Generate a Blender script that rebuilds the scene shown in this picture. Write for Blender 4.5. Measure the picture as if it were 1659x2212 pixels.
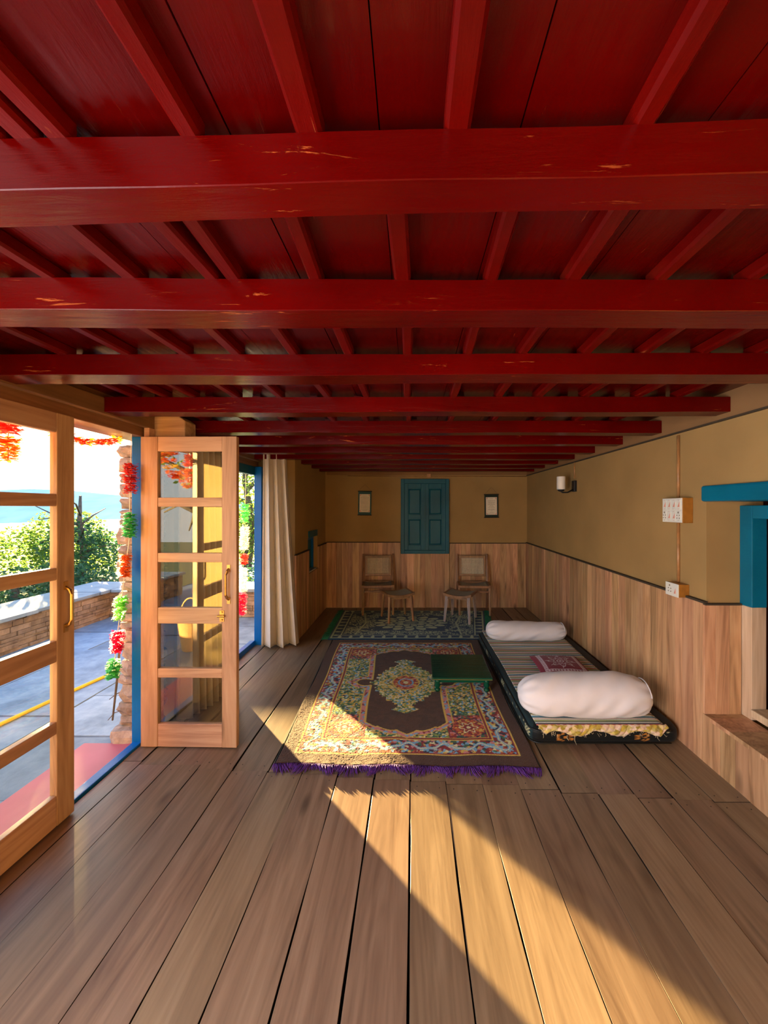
import bpy, bmesh, math, random
import numpy as np
from mathutils import Vector, Matrix
PI = math.pi
for o in list(bpy.data.objects): bpy.data.objects.remove(o)
scene = bpy.context.scene
C = scene.collection

# ------------------------------------------------------------------ camera
F, U0, V0, H = 830.0, 889.0, 1098.0, 1.4          # focal length and vanishing point in pixels, eye height
cd = bpy.data.cameras.new('camera'); cam = bpy.data.objects.new('camera', cd); C.objects.link(cam)
cam.location = (0, 0, H); cam.rotation_euler = (PI/2, 0, 0)
cd.sensor_fit = 'VERTICAL'; cd.sensor_height = 36; cd.lens = F/2212*36
cd.shift_x = (829.5-U0)/2212; cd.shift_y = (V0-1106)/2212
cd.clip_start = 0.02; cd.clip_end = 500
scene.camera = cam

# ------------------------------------------------------------------ light
scene.view_settings.view_transform = 'Standard'; scene.view_settings.look = 'None'
scene.view_settings.gamma = 1.0; scene.view_settings.use_curve_mapping = False
scene.view_settings.exposure = 0.92
SUNDIR = Vector((-0.875, 1.0, 0.120)).normalized()          # towards the sun
w = bpy.data.worlds.new('world'); scene.world = w; w.use_nodes = True
wn = w.node_tree; wn.nodes.clear()
def wnode(t): return wn.nodes.new(t)
out = wnode('ShaderNodeOutputWorld'); bg = wnode('ShaderNodeBackground')
geo = wnode('ShaderNodeTexCoord'); sep = wnode('ShaderNodeSeparateXYZ')
wn.links.new(geo.outputs['Generated'], sep.inputs[0])
ramp = wnode('ShaderNodeValToRGB')
ramp.color_ramp.elements[0].position = 0.0; ramp.color_ramp.elements[0].color = (0.95, 0.93, 0.86, 1)
ramp.color_ramp.elements[1].position = 0.7; ramp.color_ramp.elements[1].color = (0.26, 0.48, 0.86, 1)
e = ramp.color_ramp.elements.new(0.22); e.color = (0.62, 0.80, 0.98, 1)
wn.links.new(sep.outputs['Z'], ramp.inputs[0])
dot = wnode('ShaderNodeVectorMath'); dot.operation = 'DOT_PRODUCT'; dot.inputs[1].default_value = SUNDIR
wn.links.new(geo.outputs['Generated'], dot.inputs[0])
mr = wnode('ShaderNodeMapRange'); mr.inputs[1].default_value = 0.75; mr.inputs[2].default_value = 1.0
wn.links.new(dot.outputs['Value'], mr.inputs[0])
pw = wnode('ShaderNodeMath'); pw.operation = 'POWER'; pw.inputs[1].default_value = 3.0
wn.links.new(mr.outputs[0], pw.inputs[0])
glow = wnode('ShaderNodeMix'); glow.data_type = 'RGBA'; glow.inputs['B'].default_value = (2.6, 2.1, 1.4, 1)
wn.links.new(pw.outputs[0], glow.inputs['Factor']); wn.links.new(ramp.outputs[0], glow.inputs['A'])
wn.links.new(glow.outputs['Result'], bg.inputs['Color']); bg.inputs['Strength'].default_value = 1.35
wn.links.new(bg.outputs[0], out.inputs[0])

sd = bpy.data.lights.new('sun', 'SUN'); sun = bpy.data.objects.new('sun', sd); C.objects.link(sun)
sd.energy = 54.0; sd.angle = math.radians(0.7); sd.color = (1.0, 0.68, 0.27)
sun.rotation_euler = SUNDIR.to_track_quat('Z', 'Y').to_euler()
def area(name, loc, rot, sx, sy, power, col):
    l = bpy.data.lights.new(name, 'AREA'); l.shape = 'RECTANGLE'; l.size = sx; l.size_y = sy; l.energy = power; l.color = col
    o = bpy.data.objects.new(name, l); C.objects.link(o); o.location = loc; o.rotation_euler = rot; return o
# unseen fill lamps added to brighten the room from left and behind
area('fill_left', (-1.5, -0.35, 0.98), (0, -PI/2, 0), 1.6, 1.9, 56, (0.93, 0.95, 1.0))
area('fill_rear', (0.1, -2.45, 1.0), (PI/2, 0, 0), 2.4, 1.6, 6, (1.0, 0.95, 0.88))

# ------------------------------------------------------------------ mesh helpers
class MB:
    def __init__(s): s.v = []; s.f = []; s.t = []; s.sm = False
    def add(s, vs, fs, t=None):
        n = len(s.v); s.v += [tuple(p) for p in vs]; s.f += [tuple(i+n for i in f) for f in fs]
        t = random.random() if t is None else t
        s.t += [t]*len(fs); return s
    def box(s, x0, x1, y0, y1, z0, z1, t=None, M=None):
        vs = [Vector(p) for p in ((x0,y0,z0),(x1,y0,z0),(x1,y1,z0),(x0,y1,z0),(x0,y0,z1),(x1,y0,z1),(x1,y1,z1),(x0,y1,z1))]
        if M is not None: vs = [M @ p for p in vs]
        return s.add(vs, [(0,3,2,1),(4,5,6,7),(0,1,5,4),(1,2,6,5),(2,3,7,6),(3,0,4,7)], t)
    def tube(s, pts, r, n=8, t=None, caps=True):
        pts = [Vector(p) for p in pts]; rs = r if isinstance(r, (list, tuple)) else [r]*len(pts)
        vs = []; fs = []; up = None
        for i, p in enumerate(pts):
            d = (pts[min(i+1, len(pts)-1)] - pts[max(i-1, 0)]).normalized()
            if up is None: up = Vector((0,0,1)) if abs(d.z) < .9 else Vector((1,0,0))
            a = d.cross(up)
            if a.length < 1e-4: a = d.cross(Vector((0,1,0)))
            a.normalize(); b = a.cross(d).normalized(); up = b
            for k in range(n):
                q = 2*PI*k/n; vs.append(p + (a*math.cos(q) + b*math.sin(q))*rs[i])
        for i in range(len(pts)-1):
            for k in range(n):
                k2 = (k+1) % n; fs.append((i*n+k, i*n+k2, (i+1)*n+k2, (i+1)*n+k))
        if caps: fs.append(tuple(range(n))[::-1]); fs.append(tuple((len(pts)-1)*n+k for k in range(n)))
        return s.add(vs, fs, t)
    def lathe(s, prof, c=(0,0,0), n=16, t=None):
        vs = []; fs = []
        for r, z in prof:
            for k in range(n): q = 2*PI*k/n; vs.append((c[0]+r*math.cos(q), c[1]+r*math.sin(q), c[2]+z))
        for i in range(len(prof)-1):
            for k in range(n):
                k2 = (k+1) % n; fs.append((i*n+k, i*n+k2, (i+1)*n+k2, (i+1)*n+k))
        fs.append(tuple(range(n))[::-1]); fs.append(tuple((len(prof)-1)*n+k for k in range(n)))
        return s.add(vs, fs, t)
    def prism(s, poly, a, b, axis='y', t=None):
        """poly in the two other axes, extruded from a to b"""
        n = len(poly)
        def P(u, v, w): return {'y': (u, w, v), 'x': (w, u, v), 'z': (u, v, w)}[axis]
        vs = [P(u, v, a) for u, v in poly] + [P(u, v, b) for u, v in poly]
        fs = [tuple(range(n)), tuple(range(2*n-1, n-1, -1))] + [(i, i+n, (i+1) % n+n, (i+1) % n) for i in range(n)]
        return s.add(vs, fs, t)
    def build(s, name, mat, parent=None, loc=(0,0,0), rz=0, bevel=0, smooth=False, kind=None, label=None, cat=None, group=None, subsurf=0):
        me = bpy.data.meshes.new(name); me.from_pydata(s.v, [], s.f); me.update()
        at = me.attributes.new('rnd', 'FLOAT', 'FACE'); at.data.foreach_set('value', s.t)
        bm = bmesh.new(); bm.from_mesh(me); bmesh.ops.recalc_face_normals(bm, faces=bm.faces); bm.to_mesh(me); bm.free()
        me.materials.append(mat)
        o = bpy.data.objects.new(name, me); C.objects.link(o); o.location = loc; o.rotation_euler = (0,0,rz)
        if smooth: me.shade_smooth()
        if parent: o.parent = parent
        if bevel:
            m = o.modifiers.new('b', 'BEVEL'); m.width = bevel; m.segments = 2; m.limit_method = 'ANGLE'
        if subsurf:
            m = o.modifiers.new('s', 'SUBSURF'); m.levels = subsurf; m.render_levels = subsurf
        tag(o, label, cat, group, kind)
        return o
def tag(o, label=None, cat=None, group=None, kind=None):
    if label: o['label'] = label
    if cat: o['category'] = cat
    if group: o['group'] = group
    if kind: o['kind'] = kind
    return o
def empty(name, loc, rz=0, **k):
    o = bpy.data.objects.new(name, None); C.objects.link(o); o.location = loc; o.rotation_euler = (0,0,rz); o.empty_display_size = .1
    return tag(o, **k)
def grid_mesh(name, X, Y, Z, cols, mat, parent=None, loc=(0,0,0), rz=0, wrap=False, **k):
    """X,Y,Z (n,m) arrays; cols (n,m,3) linear colours in a point attribute"""
    n, m = X.shape
    vs = np.stack([X, Y, Z], -1).reshape(-1, 3)
    idx = np.arange(n*m).reshape(n, m)
    if wrap: idx = np.concatenate([idx, idx[:, :1]], 1)
    f = np.stack([idx[:-1,:-1], idx[1:,:-1], idx[1:,1:], idx[:-1,1:]], -1).reshape(-1, 4)
    me = bpy.data.meshes.new(name); me.vertices.add(len(vs)); me.vertices.foreach_set('co', vs.ravel())
    me.loops.add(f.size); me.loops.foreach_set('vertex_index', f.ravel().astype(np.int32))
    me.polygons.add(len(f)); me.polygons.foreach_set('loop_start', (np.arange(len(f))*4).astype(np.int32))
    me.update(calc_edges=True); me.validate()
    if cols is not None:
        a = me.attributes.new('paint', 'FLOAT_COLOR', 'POINT')
        a.data.foreach_set('color', np.concatenate([cols.reshape(-1,3), np.ones((n*m,1))], 1).ravel().astype(np.float32))
    me.shade_smooth(); me.materials.append(mat)
    o = bpy.data.objects.new(name, me); C.objects.link(o); o.location = loc; o.rotation_euler = (0,0,rz)
    if parent: o.parent = parent
    tag(o, **k); return o
def srgb(r, g, b):
    return tuple(((c/255)/12.92 if c/255 <= .04045 else ((c/255+.055)/1.055)**2.4) for c in (r, g, b))

# ------------------------------------------------------------------ materials
def newmat(name):
    m = bpy.data.materials.new(name); m.use_nodes = True; nt = m.node_tree; nt.nodes.clear()
    o = nt.nodes.new('ShaderNodeOutputMaterial'); p = nt.nodes.new('ShaderNodeBsdfPrincipled'); nt.links.new(p.outputs[0], o.inputs[0])
    return m, nt, p, o
def L(nt, a, b): nt.links.new(a, b)
def node(nt, t, **k):
    n = nt.nodes.new(t)
    for a, b in k.items(): setattr(n, a, b)
    return n
def flat(name, col, rough=.6, metal=0, noise=.12, scale=20, bump=.0, sheen=0, spec=.5):
    m, nt, p, o = newmat(name)
    tc = node(nt, 'ShaderNodeTexCoord'); nz = node(nt, 'ShaderNodeTexNoise'); nz.inputs['Scale'].default_value = scale; nz.inputs['Detail'].default_value = 5
    L(nt, tc.outputs['Object'], nz.inputs['Vector'])
    r = node(nt, 'ShaderNodeValToRGB'); r.color_ramp.elements[0].position = .3; r.color_ramp.elements[1].position = .7
    r.color_ramp.elements[0].color = (*[c*(1-noise) for c in col], 1); r.color_ramp.elements[1].color = (*[min(1, c*(1+noise)) for c in col], 1)
    L(nt, nz.outputs['Fac'], r.inputs[0]); L(nt, r.outputs[0], p.inputs['Base Color'])
    p.inputs['Roughness'].default_value = rough; p.inputs['Metallic'].default_value = metal; p.inputs['Specular IOR Level'].default_value = spec
    if sheen: p.inputs['Sheen Weight'].default_value = sheen
    if bump:
        b = node(nt, 'ShaderNodeBump'); b.inputs['Strength'].default_value = bump; b.inputs['Distance'].default_value = .01
        L(nt, nz.outputs['Fac'], b.inputs['Height']); L(nt, b.outputs[0], p.inputs['Normal'])
    return m
def wood(name, dark, mid, light, axis='z', rough=.5, spread=.35, grain=1.0, bump=.15, coat=0, knots=True):
    """long-grained wood; every board (face attribute rnd) gets its own shift and tone"""
    m, nt, p, o = newmat(name)
    tc = node(nt, 'ShaderNodeTexCoord'); at = node(nt, 'ShaderNodeAttribute'); at.attribute_name = 'rnd'
    mp = node(nt, 'ShaderNodeMapping')
    k = {'x': (.7, 9, 9), 'y': (9, .7, 9), 'z': (9, 9, .7)}[axis]
    mp.inputs['Scale'].default_value = [c*grain for c in k]
    sh = node(nt, 'ShaderNodeVectorMath', operation='SCALE'); sh.inputs[0].default_value = (13.1, 7.7, 17.3); L(nt, at.outputs['Fac'], sh.inputs['Scale'])
    ad = node(nt, 'ShaderNodeVectorMath', operation='ADD'); L(nt, tc.outputs['Object'], mp.inputs[0]); L(nt, mp.outputs[0], ad.inputs[0]); L(nt, sh.outputs[0], ad.inputs[1])
    nz = node(nt, 'ShaderNodeTexNoise'); nz.inputs['Scale'].default_value = 1.6; nz.inputs['Detail'].default_value = 7; nz.inputs['Roughness'].default_value = .62; nz.inputs['Distortion'].default_value = .8
    L(nt, ad.outputs[0], nz.inputs['Vector'])
    fine = node(nt, 'ShaderNodeTexNoise'); fine.inputs['Scale'].default_value = 9; fine.inputs['Detail'].default_value = 4
    L(nt, ad.outputs[0], fine.inputs['Vector'])
    wv = node(nt, 'ShaderNodeTexNoise'); wv.inputs['Scale'].default_value = .45; wv.inputs['Detail'].default_value = 3; wv.inputs['Distortion'].default_value = 1.5
    L(nt, ad.outputs[0], wv.inputs['Vector'])
    # rings: sine of the slow noise
    mu = node(nt, 'ShaderNodeMath', operation='MULTIPLY'); mu.inputs[1].default_value = 75; L(nt, wv.outputs['Fac'], mu.inputs[0])
    sn = node(nt, 'ShaderNodeMath', operation='SINE'); L(nt, mu.outputs[0], sn.inputs[0])
    m1 = node(nt, 'ShaderNodeMath', operation='MULTIPLY_ADD'); m1.inputs[1].default_value = .045; L(nt, sn.outputs[0], m1.inputs[0]); L(nt, nz.outputs['Fac'], m1.inputs[2])
    m2 = node(nt, 'ShaderNodeMath', operation='MULTIPLY_ADD'); m2.inputs[1].default_value = .13; L(nt, fine.outputs['Fac'], m2.inputs[0]); L(nt, m1.outputs[0], m2.inputs[2])
    m3 = node(nt, 'ShaderNodeMath', operation='SUBTRACT'); m3.inputs[1].default_value = .065; L(nt, m2.outputs[0], m3.inputs[0])
    r = node(nt, 'ShaderNodeValToRGB'); cr = r.color_ramp
    cr.elements[0].position = .22; cr.elements[0].color = (*dark, 1); cr.elements[1].position = .82; cr.elements[1].color = (*light, 1)
    e = cr.elements.new(.5); e.color = (*mid, 1)
    L(nt, m3.outputs[0], r.inputs[0])
    tn = node(nt, 'ShaderNodeMapRange'); tn.inputs[3].default_value = 1-spread; tn.inputs[4].default_value = 1+spread; 
    fr = node(nt, 'ShaderNodeMath', operation='FRACT'); m7 = node(nt, 'ShaderNodeMath', operation='MULTIPLY'); m7.inputs[1].default_value = 7.31
    L(nt, at.outputs['Fac'], m7.inputs[0]); L(nt, m7.outputs[0], fr.inputs[0]); L(nt, fr.outputs[0], tn.inputs[0])
    hs = node(nt, 'ShaderNodeHueSaturation'); L(nt, r.outputs[0], hs.inputs['Color']); L(nt, tn.outputs[0], hs.inputs['Value'])
    hr = node(nt, 'ShaderNodeMapRange'); hr.inputs[3].default_value = .488; hr.inputs[4].default_value = .512; L(nt, at.outputs['Fac'], hr.inputs[0]); L(nt, hr.outputs[0], hs.inputs['Hue'])
    col = hs.outputs[0]
    if knots:
        vo = node(nt, 'ShaderNodeTexVoronoi'); vo.inputs['Scale'].default_value = .9
        mp2 = node(nt, 'ShaderNodeMapping'); mp2.inputs['Scale'].default_value = {'x': (1.6, 5, 5), 'y': (5, 1.6, 5), 'z': (5, 5, 1.6)}[axis]
        ad2 = node(nt, 'ShaderNodeVectorMath', operation='ADD'); L(nt, tc.outputs['Object'], mp2.inputs[0]); L(nt, mp2.outputs[0], ad2.inputs[0]); L(nt, sh.outputs[0], ad2.inputs[1]); L(nt, ad2.outputs[0], vo.inputs['Vector'])
        kr = node(nt, 'ShaderNodeMapRange'); kr.inputs[1].default_value = .03; kr.inputs[2].default_value = .13; kr.inputs[3].default_value = .75; kr.inputs[4].default_value = 0
        L(nt, vo.outputs['Distance'], kr.inputs[0])
        mx = node(nt, 'ShaderNodeMix', data_type='RGBA'); mx.inputs['B'].default_value = (*[c*.45 for c in dark], 1)
        L(nt, kr.outputs[0], mx.inputs['Factor']); L(nt, col, mx.inputs['A']); col = mx.outputs['Result']
    L(nt, col, p.inputs['Base Color']); p.inputs['Roughness'].default_value = rough
    if coat: p.inputs['Coat Weight'].default_value = coat; p.inputs['Coat Roughness'].default_value = .18
    b = node(nt, 'ShaderNodeBump'); b.inputs['Strength'].default_value = bump; b.inputs['Distance'].default_value = .004
    L(nt, m2.outputs[0], b.inputs['Height']); L(nt, b.outputs[0], p.inputs['Normal'])
    return m
def painted(name, col, worn, axis='x', rough=.3, wear=.70, spread=.2, spec=.25):
    """glossy paint on rough wood, rubbed through here and there"""
    m, nt, p, o = newmat(name)
    tc = node(nt, 'ShaderNodeTexCoord'); at = node(nt, 'ShaderNodeAttribute'); at.attribute_name = 'rnd'
    mp = node(nt, 'ShaderNodeMapping'); mp.inputs['Scale'].default_value = {'x': (1.5, 14, 14), 'y': (14, 1.5, 14), 'z': (14, 14, 1.5)}[axis]
    sh = node(nt, 'ShaderNodeVectorMath', operation='SCALE'); sh.inputs[0].default_value = (13.1, 7.7, 17.3); L(nt, at.outputs['Fac'], sh.inputs['Scale'])
    ad = node(nt, 'ShaderNodeVectorMath', operation='ADD'); L(nt, tc.outputs['Object'], mp.inputs[0]); L(nt, mp.outputs[0], ad.inputs[0]); L(nt, sh.outputs[0], ad.inputs[1])
    nz = node(nt, 'ShaderNodeTexNoise'); nz.inputs['Scale'].default_value = 3.2; nz.inputs['Detail'].default_value = 8; nz.inputs['Roughness'].default_value = .7; nz.inputs['Distortion'].default_value = .6
    L(nt, ad.outputs[0], nz.inputs['Vector'])
    big = node(nt, 'ShaderNodeTexNoise'); big.inputs['Scale'].default_value = 2.2; big.inputs['Detail'].default_value = 4
    L(nt, tc.outputs['Object'], big.inputs['Vector'])
    r = node(nt, 'ShaderNodeValToRGB'); r.color_ramp.elements[0].position = .3; r.color_ramp.elements[1].position = .75
    r.color_ramp.elements[0].color = (*[c*(1-spread*1.6) for c in col], 1); r.color_ramp.elements[1].color = (*[min(1, c*(1+spread)) for c in col], 1)
    L(nt, big.outputs['Fac'], r.inputs[0])
    w1 = node(nt, 'ShaderNodeMapRange'); w1.inputs[1].default_value = wear; w1.inputs[2].default_value = wear+.05; L(nt, nz.outputs['Fac'], w1.inputs[0])
    w2 = node(nt, 'ShaderNodeMapRange'); w2.inputs[1].default_value = .5; w2.inputs[2].default_value = .62; L(nt, big.outputs['Fac'], w2.inputs[0])
    ml = node(nt, 'ShaderNodeMath', operation='MULTIPLY'); L(nt, w1.outputs[0], ml.inputs[0]); L(nt, w2.outputs[0], ml.inputs[1])
    mx = node(nt, 'ShaderNodeMix', data_type='RGBA'); mx.inputs['B'].default_value = (*worn, 1)
    L(nt, ml.outputs[0], mx.inputs['Factor']); L(nt, r.outputs[0], mx.inputs['A']); L(nt, mx.outputs['Result'], p.inputs['Base Color'])
    p.inputs['Roughness'].default_value = rough; p.inputs['Specular IOR Level'].default_value = spec
    b = node(nt, 'ShaderNodeBump'); b.inputs['Strength'].default_value = .28; b.inputs['Distance'].default_value = .006
    L(nt, nz.outputs['Fac'], b.inputs['Height']); L(nt, b.outputs[0], p.inputs['Normal'])
    return m
def attr_mat(name, rough=.95, noise=.25, scale=220, bump=.5, sheen=.2, dist=.004):
    m, nt, p, o = newmat(name)
    at = node(nt, 'ShaderNodeAttribute'); at.attribute_name = 'paint'
    tc = node(nt, 'ShaderNodeTexCoord'); nz = node(nt, 'ShaderNodeTexNoise'); nz.inputs['Scale'].default_value = scale; L(nt, tc.outputs['Object'], nz.inputs['Vector'])
    mr = node(nt, 'ShaderNodeMapRange'); mr.inputs[3].default_value = 1-noise*1.6; mr.inputs[4].default_value = 1+noise*1.6; L(nt, nz.outputs['Fac'], mr.inputs[0])
    hs = node(nt, 'ShaderNodeHueSaturation'); L(nt, at.outputs['Color'], hs.inputs['Color']); L(nt, mr.outputs[0], hs.inputs['Value']); L(nt, hs.outputs[0], p.inputs['Base Color'])
    p.inputs['Roughness'].default_value = rough; p.inputs['Sheen Weight'].default_value = sheen; p.inputs['Specular IOR Level'].default_value = .2
    b = node(nt, 'ShaderNodeBump'); b.inputs['Strength'].default_value = bump; b.inputs['Distance'].default_value = dist
    L(nt, nz.outputs['Fac'], b.inputs['Height']); L(nt, b.outputs[0], p.inputs['Normal'])
    return m
def leafmat(name, c1, c2, trans=.5, c3=None):
    m, nt, p, o = newmat(name)
    at = node(nt, 'ShaderNodeAttribute'); at.attribute_name = 'rnd'
    r = node(nt, 'ShaderNodeValToRGB'); r.color_ramp.elements[0].color = (*c1, 1); r.color_ramp.elements[1].color = (*c2, 1)
    if c3: e = r.color_ramp.elements.new(.93); e.color = (*c2, 1); r.color_ramp.elements[-1].color = (*c3, 1)
    L(nt, at.outputs['Fac'], r.inputs[0]); L(nt, r.outputs[0], p.inputs['Base Color']); p.inputs['Roughness'].default_value = .55
    tr = node(nt, 'ShaderNodeBsdfTranslucent'); L(nt, r.outputs[0], tr.inputs[0])
    mx = node(nt, 'ShaderNodeMixShader'); mx.inputs[0].default_value = trans
    L(nt, p.outputs[0], mx.inputs[1]); L(nt, tr.outputs[0], mx.inputs[2]); L(nt, mx.outputs[0], o.inputs[0])
    return m
def glassmat(name, k=1.8, base=.05):
    m, nt, p, o = newmat(name); nt.nodes.remove(p)
    t = node(nt, 'ShaderNodeBsdfTransparent'); t.inputs[0].default_value = (.93, .97, .95, 1)
    g = node(nt, 'ShaderNodeBsdfGlossy'); g.inputs['Roughness'].default_value = 0.0
    f = node(nt, 'ShaderNodeLayerWeight'); f.inputs[0].default_value = .5
    fp = node(nt, 'ShaderNodeMath', operation='POWER'); fp.inputs[1].default_value = 5; L(nt, f.outputs['Facing'], fp.inputs[0])
    ma = node(nt, 'ShaderNodeMath', operation='MULTIPLY_ADD'); ma.inputs[1].default_value = .96-base; ma.inputs[2].default_value = base; ma.use_clamp = True
    L(nt, fp.outputs[0], ma.inputs[0])
    mx = node(nt, 'ShaderNodeMixShader'); L(nt, ma.outputs[0], mx.inputs[0]); L(nt, t.outputs[0], mx.inputs[1]); L(nt, g.outputs[0], mx.inputs[2]); L(nt, mx.outputs[0], o.inputs[0])
    return m
def stonemat(name, c1, c2, c3, scale=6, bump=.6, rough=.8, vor=True):
    m, nt, p, o = newmat(name)
    tc = node(nt, 'ShaderNodeTexCoord'); at = node(nt, 'ShaderNodeAttribute'); at.attribute_name = 'rnd'
    nz = node(nt, 'ShaderNodeTexNoise'); nz.inputs['Scale'].default_value = scale; nz.inputs['Detail'].default_value = 8; nz.inputs['Roughness'].default_value = .65
    L(nt, tc.outputs['Object'], nz.inputs['Vector'])
    r = node(nt, 'ShaderNodeValToRGB'); r.color_ramp.elements[0].position = .28; r.color_ramp.elements[1].position = .75
    r.color_ramp.elements[0].color = (*c1, 1); r.color_ramp.elements[1].color = (*c3, 1); e = r.color_ramp.elements.new(.5); e.color = (*c2, 1)
    L(nt, nz.outputs['Fac'], r.inputs[0])
    tn = node(nt, 'ShaderNodeMapRange'); tn.inputs[3].default_value = .75; tn.inputs[4].default_value = 1.2; L(nt, at.outputs['Fac'], tn.inputs[0])
    hs = node(nt, 'ShaderNodeHueSaturation'); L(nt, r.outputs[0], hs.inputs['Color']); L(nt, tn.outputs[0], hs.inputs['Value']); L(nt, hs.outputs[0], p.inputs['Base Color'])
    p.inputs['Roughness'].default_value = rough
    b = node(nt, 'ShaderNodeBump'); b.inputs['Strength'].default_value = bump; b.inputs['Distance'].default_value = .02
    L(nt, nz.outputs['Fac'], b.inputs['Height']); L(nt, b.outputs[0], p.inputs['Normal'])
    return m

M_floor = wood('floor_wood', (.125,.078,.049), (.215,.148,.095), (.31,.225,.150), 'y', rough=.42, spread=.16, bump=.12)
M_dado = wood('panelling_wood', (.20,.095,.040), (.50,.285,.145), (.70,.46,.26), 'z', rough=.5, spread=.24, bump=.1)
M_leafwood = wood('door_wood_vertical', (.30,.16,.09), (.48,.29,.18), (.62,.42,.28), 'z', rough=.45, spread=.07, bump=.08)
M_railwood = wood('door_wood_horizontal', (.30,.16,.09), (.52,.33,.21), (.66,.47,.32), 'x', rough=.45, spread=.12, bump=.08)
M_brown = wood('brown_timber', (.10,.045,.02), (.20,.10,.045), (.30,.16,.08), 'y', rough=.5, spread=.15)
M_sillwood = wood('pale_window_wood', (.30,.20,.12), (.55,.40,.26), (.72,.58,.42), 'z', rough=.55, spread=.1)
M_chair = wood('chair_teak', (.14,.075,.035), (.27,.15,.075), (.38,.22,.12), 'z', rough=.35, spread=.1, knots=False)
M_red = painted('red_beam_paint', (.095,.0004,.0002), (.50,.12,.03), 'x', rough=.22, spec=.20, wear=.62)
M_redy = painted('red_batten_paint', (.125,.0014,.0005), (.60,.17,.05), 'y', rough=.28, wear=.60, spread=.3)
M_redb = painted('red_board_paint', (.082,.0004,.0002), (.45,.10,.03), 'y', rough=.20, spec=.40, wear=.66)
M_blue = painted('blue_paint_skylit', (.001,.135,.50), (.02,.30,.60), 'z', rough=.3, wear=.72)  # blue of the sky light is put into this copy of the paint
M_bluer = painted('blue_paint_indoor', (.002,.15,.26), (.03,.30,.42), 'y', rough=.32, wear=.72)  # same blue paint, copy without the sky light in its colour
M_bluedk = painted('blue_shutter_paint', (.0005,.11,.17), (.01,.17,.22), 'z', rough=.42, wear=.72)
M_plaster = flat('mud_plaster', (.37,.235,.085), rough=.9, noise=.09, scale=2.6, bump=.12)
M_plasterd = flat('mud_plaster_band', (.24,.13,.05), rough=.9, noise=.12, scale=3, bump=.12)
M_dark = flat('dark_gap', (.012,.008,.006), rough=1)
M_crack = flat('dark_trim', (.05,.035,.02), rough=.8)
M_glass = glassmat('door_glass', base=.11)
M_glassl = glassmat('leaf_glass', base=.04)
M_brass = flat('brass', (.55,.36,.14), rough=.3, metal=1)
M_steel = flat('steel', (.55,.55,.55), rough=.3, metal=1)
M_blackm = flat('black_metal', (.012,.012,.015), rough=.4)
M_white = flat('white_plastic', (.75,.76,.70), rough=.35, noise=.03)
M_opal = flat('opal_shade', (.82,.80,.74), rough=.3, noise=.02)
M_redlab = flat('red_print', (.72,.32,.24), rough=.5)
M_boxwood = flat('varnished_box_wood', (.34,.14,.02), rough=.35, noise=.15, scale=30)
M_copper = flat('copper_conduit', (.38,.19,.07), rough=.35, noise=.2)
M_curtain = flat('cream_curtain', (.58,.54,.50), rough=.85, noise=.04, scale=8, sheen=.3)
M_cotton = flat('white_cotton', (.74,.76,.84), rough=.8, noise=.03, scale=10, sheen=.3)
M_paper = flat('cream_paper', (.86,.78,.62), rough=.7, noise=.05)
M_ink = flat('ink', (.16,.12,.08), rough=.8)
M_teal = flat('teal_card', (.01,.08,.075), rough=.6)
M_green = painted('dark_green_lacquer', (.004,.065,.036), (.05,.10,.04), 'x', rough=.16, wear=.8)
M_rug = attr_mat('rug_pile', noise=.45, scale=260, bump=.9, dist=.006)
M_cloth = attr_mat('woven_cloth', noise=.15, scale=160, bump=.4, dist=.002)
M_satin = attr_mat('mattress_cloth', rough=.55, noise=.1, scale=90, bump=.2, sheen=.05)
M_purple = flat('purple_fringe', (.09,.02,.22), rough=.8, noise=.4, scale=60)
M_tfringe = flat('green_fringe', (.02,.22,.12), rough=.8, noise=.4, scale=60)
M_yfringe = attr_mat('raw_fringe', rough=.9, noise=.2, scale=90, bump=.35)
M_thread = flat('cream_thread', (.62,.55,.36), rough=.9, noise=.3, scale=40)
M_cane = flat('woven_cane', (.80,.78,.60), rough=.55, noise=.15, scale=60)
M_seatcane = flat('grey_seat_cane', (.28,.36,.34), rough=.35, noise=.2, scale=90)
M_slate = stonemat('slate_paving', (.08,.14,.23), (.17,.27,.40), (.30,.42,.54), scale=3.5, bump=.7, rough=.6)
M_coping = stonemat('slate_coping', (.12,.18,.25), (.19,.27,.35), (.28,.36,.44), scale=5, bump=.3, rough=.6)
M_rubble = stonemat('rubble_stone', (.13,.09,.06), (.26,.19,.13), (.40,.31,.23), scale=9, bump=.8)
M_pstone = stonemat('pillar_stone', (.16,.13,.11), (.32,.27,.24), (.52,.44,.38), scale=14, bump=.9)
M_plinth = flat('red_oxide_cement', (.46,.12,.16), rough=.55, noise=.12, scale=3)
M_mudwall = stonemat('ochre_stone', (.30,.17,.06), (.50,.30,.11), (.62,.42,.18), scale=5, bump=.6)
M_leaf = leafmat('bright_leaves', (.05,.13,.03), (.22,.34,.05), .55, (.55,.50,.06))
M_leafd = leafmat('deep_leaves', (.015,.07,.035), (.07,.19,.07), .45, (.45,.50,.03))
M_bark = stonemat('bark', (.05,.04,.03), (.10,.08,.06), (.17,.14,.12), scale=20, bump=.8)
M_hill = flat('far_hill', (.62,.74,.68), rough=1, noise=.15, scale=.2)  # distance haze is put into this pale colour
M_earth = flat('garden_earth', (.10,.13,.05), rough=1, noise=.3, scale=2)
M_fl = {n: leafmat('petals_'+n, c, tuple(min(1, q*1.5+.03) for q in c), .45) for n, c in
        dict(red=(.62,.03,.02), orange=(.80,.20,.02), yellow=(.85,.50,.03), green=(.06,.50,.14), lime=(.30,.70,.20), pink=(.75,.01,.12), white=(.8,.8,.78), marigold=(.80,.12,.01)).items()}
M_string = flat('silver_string', (.65,.65,.62), rough=.4)
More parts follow.
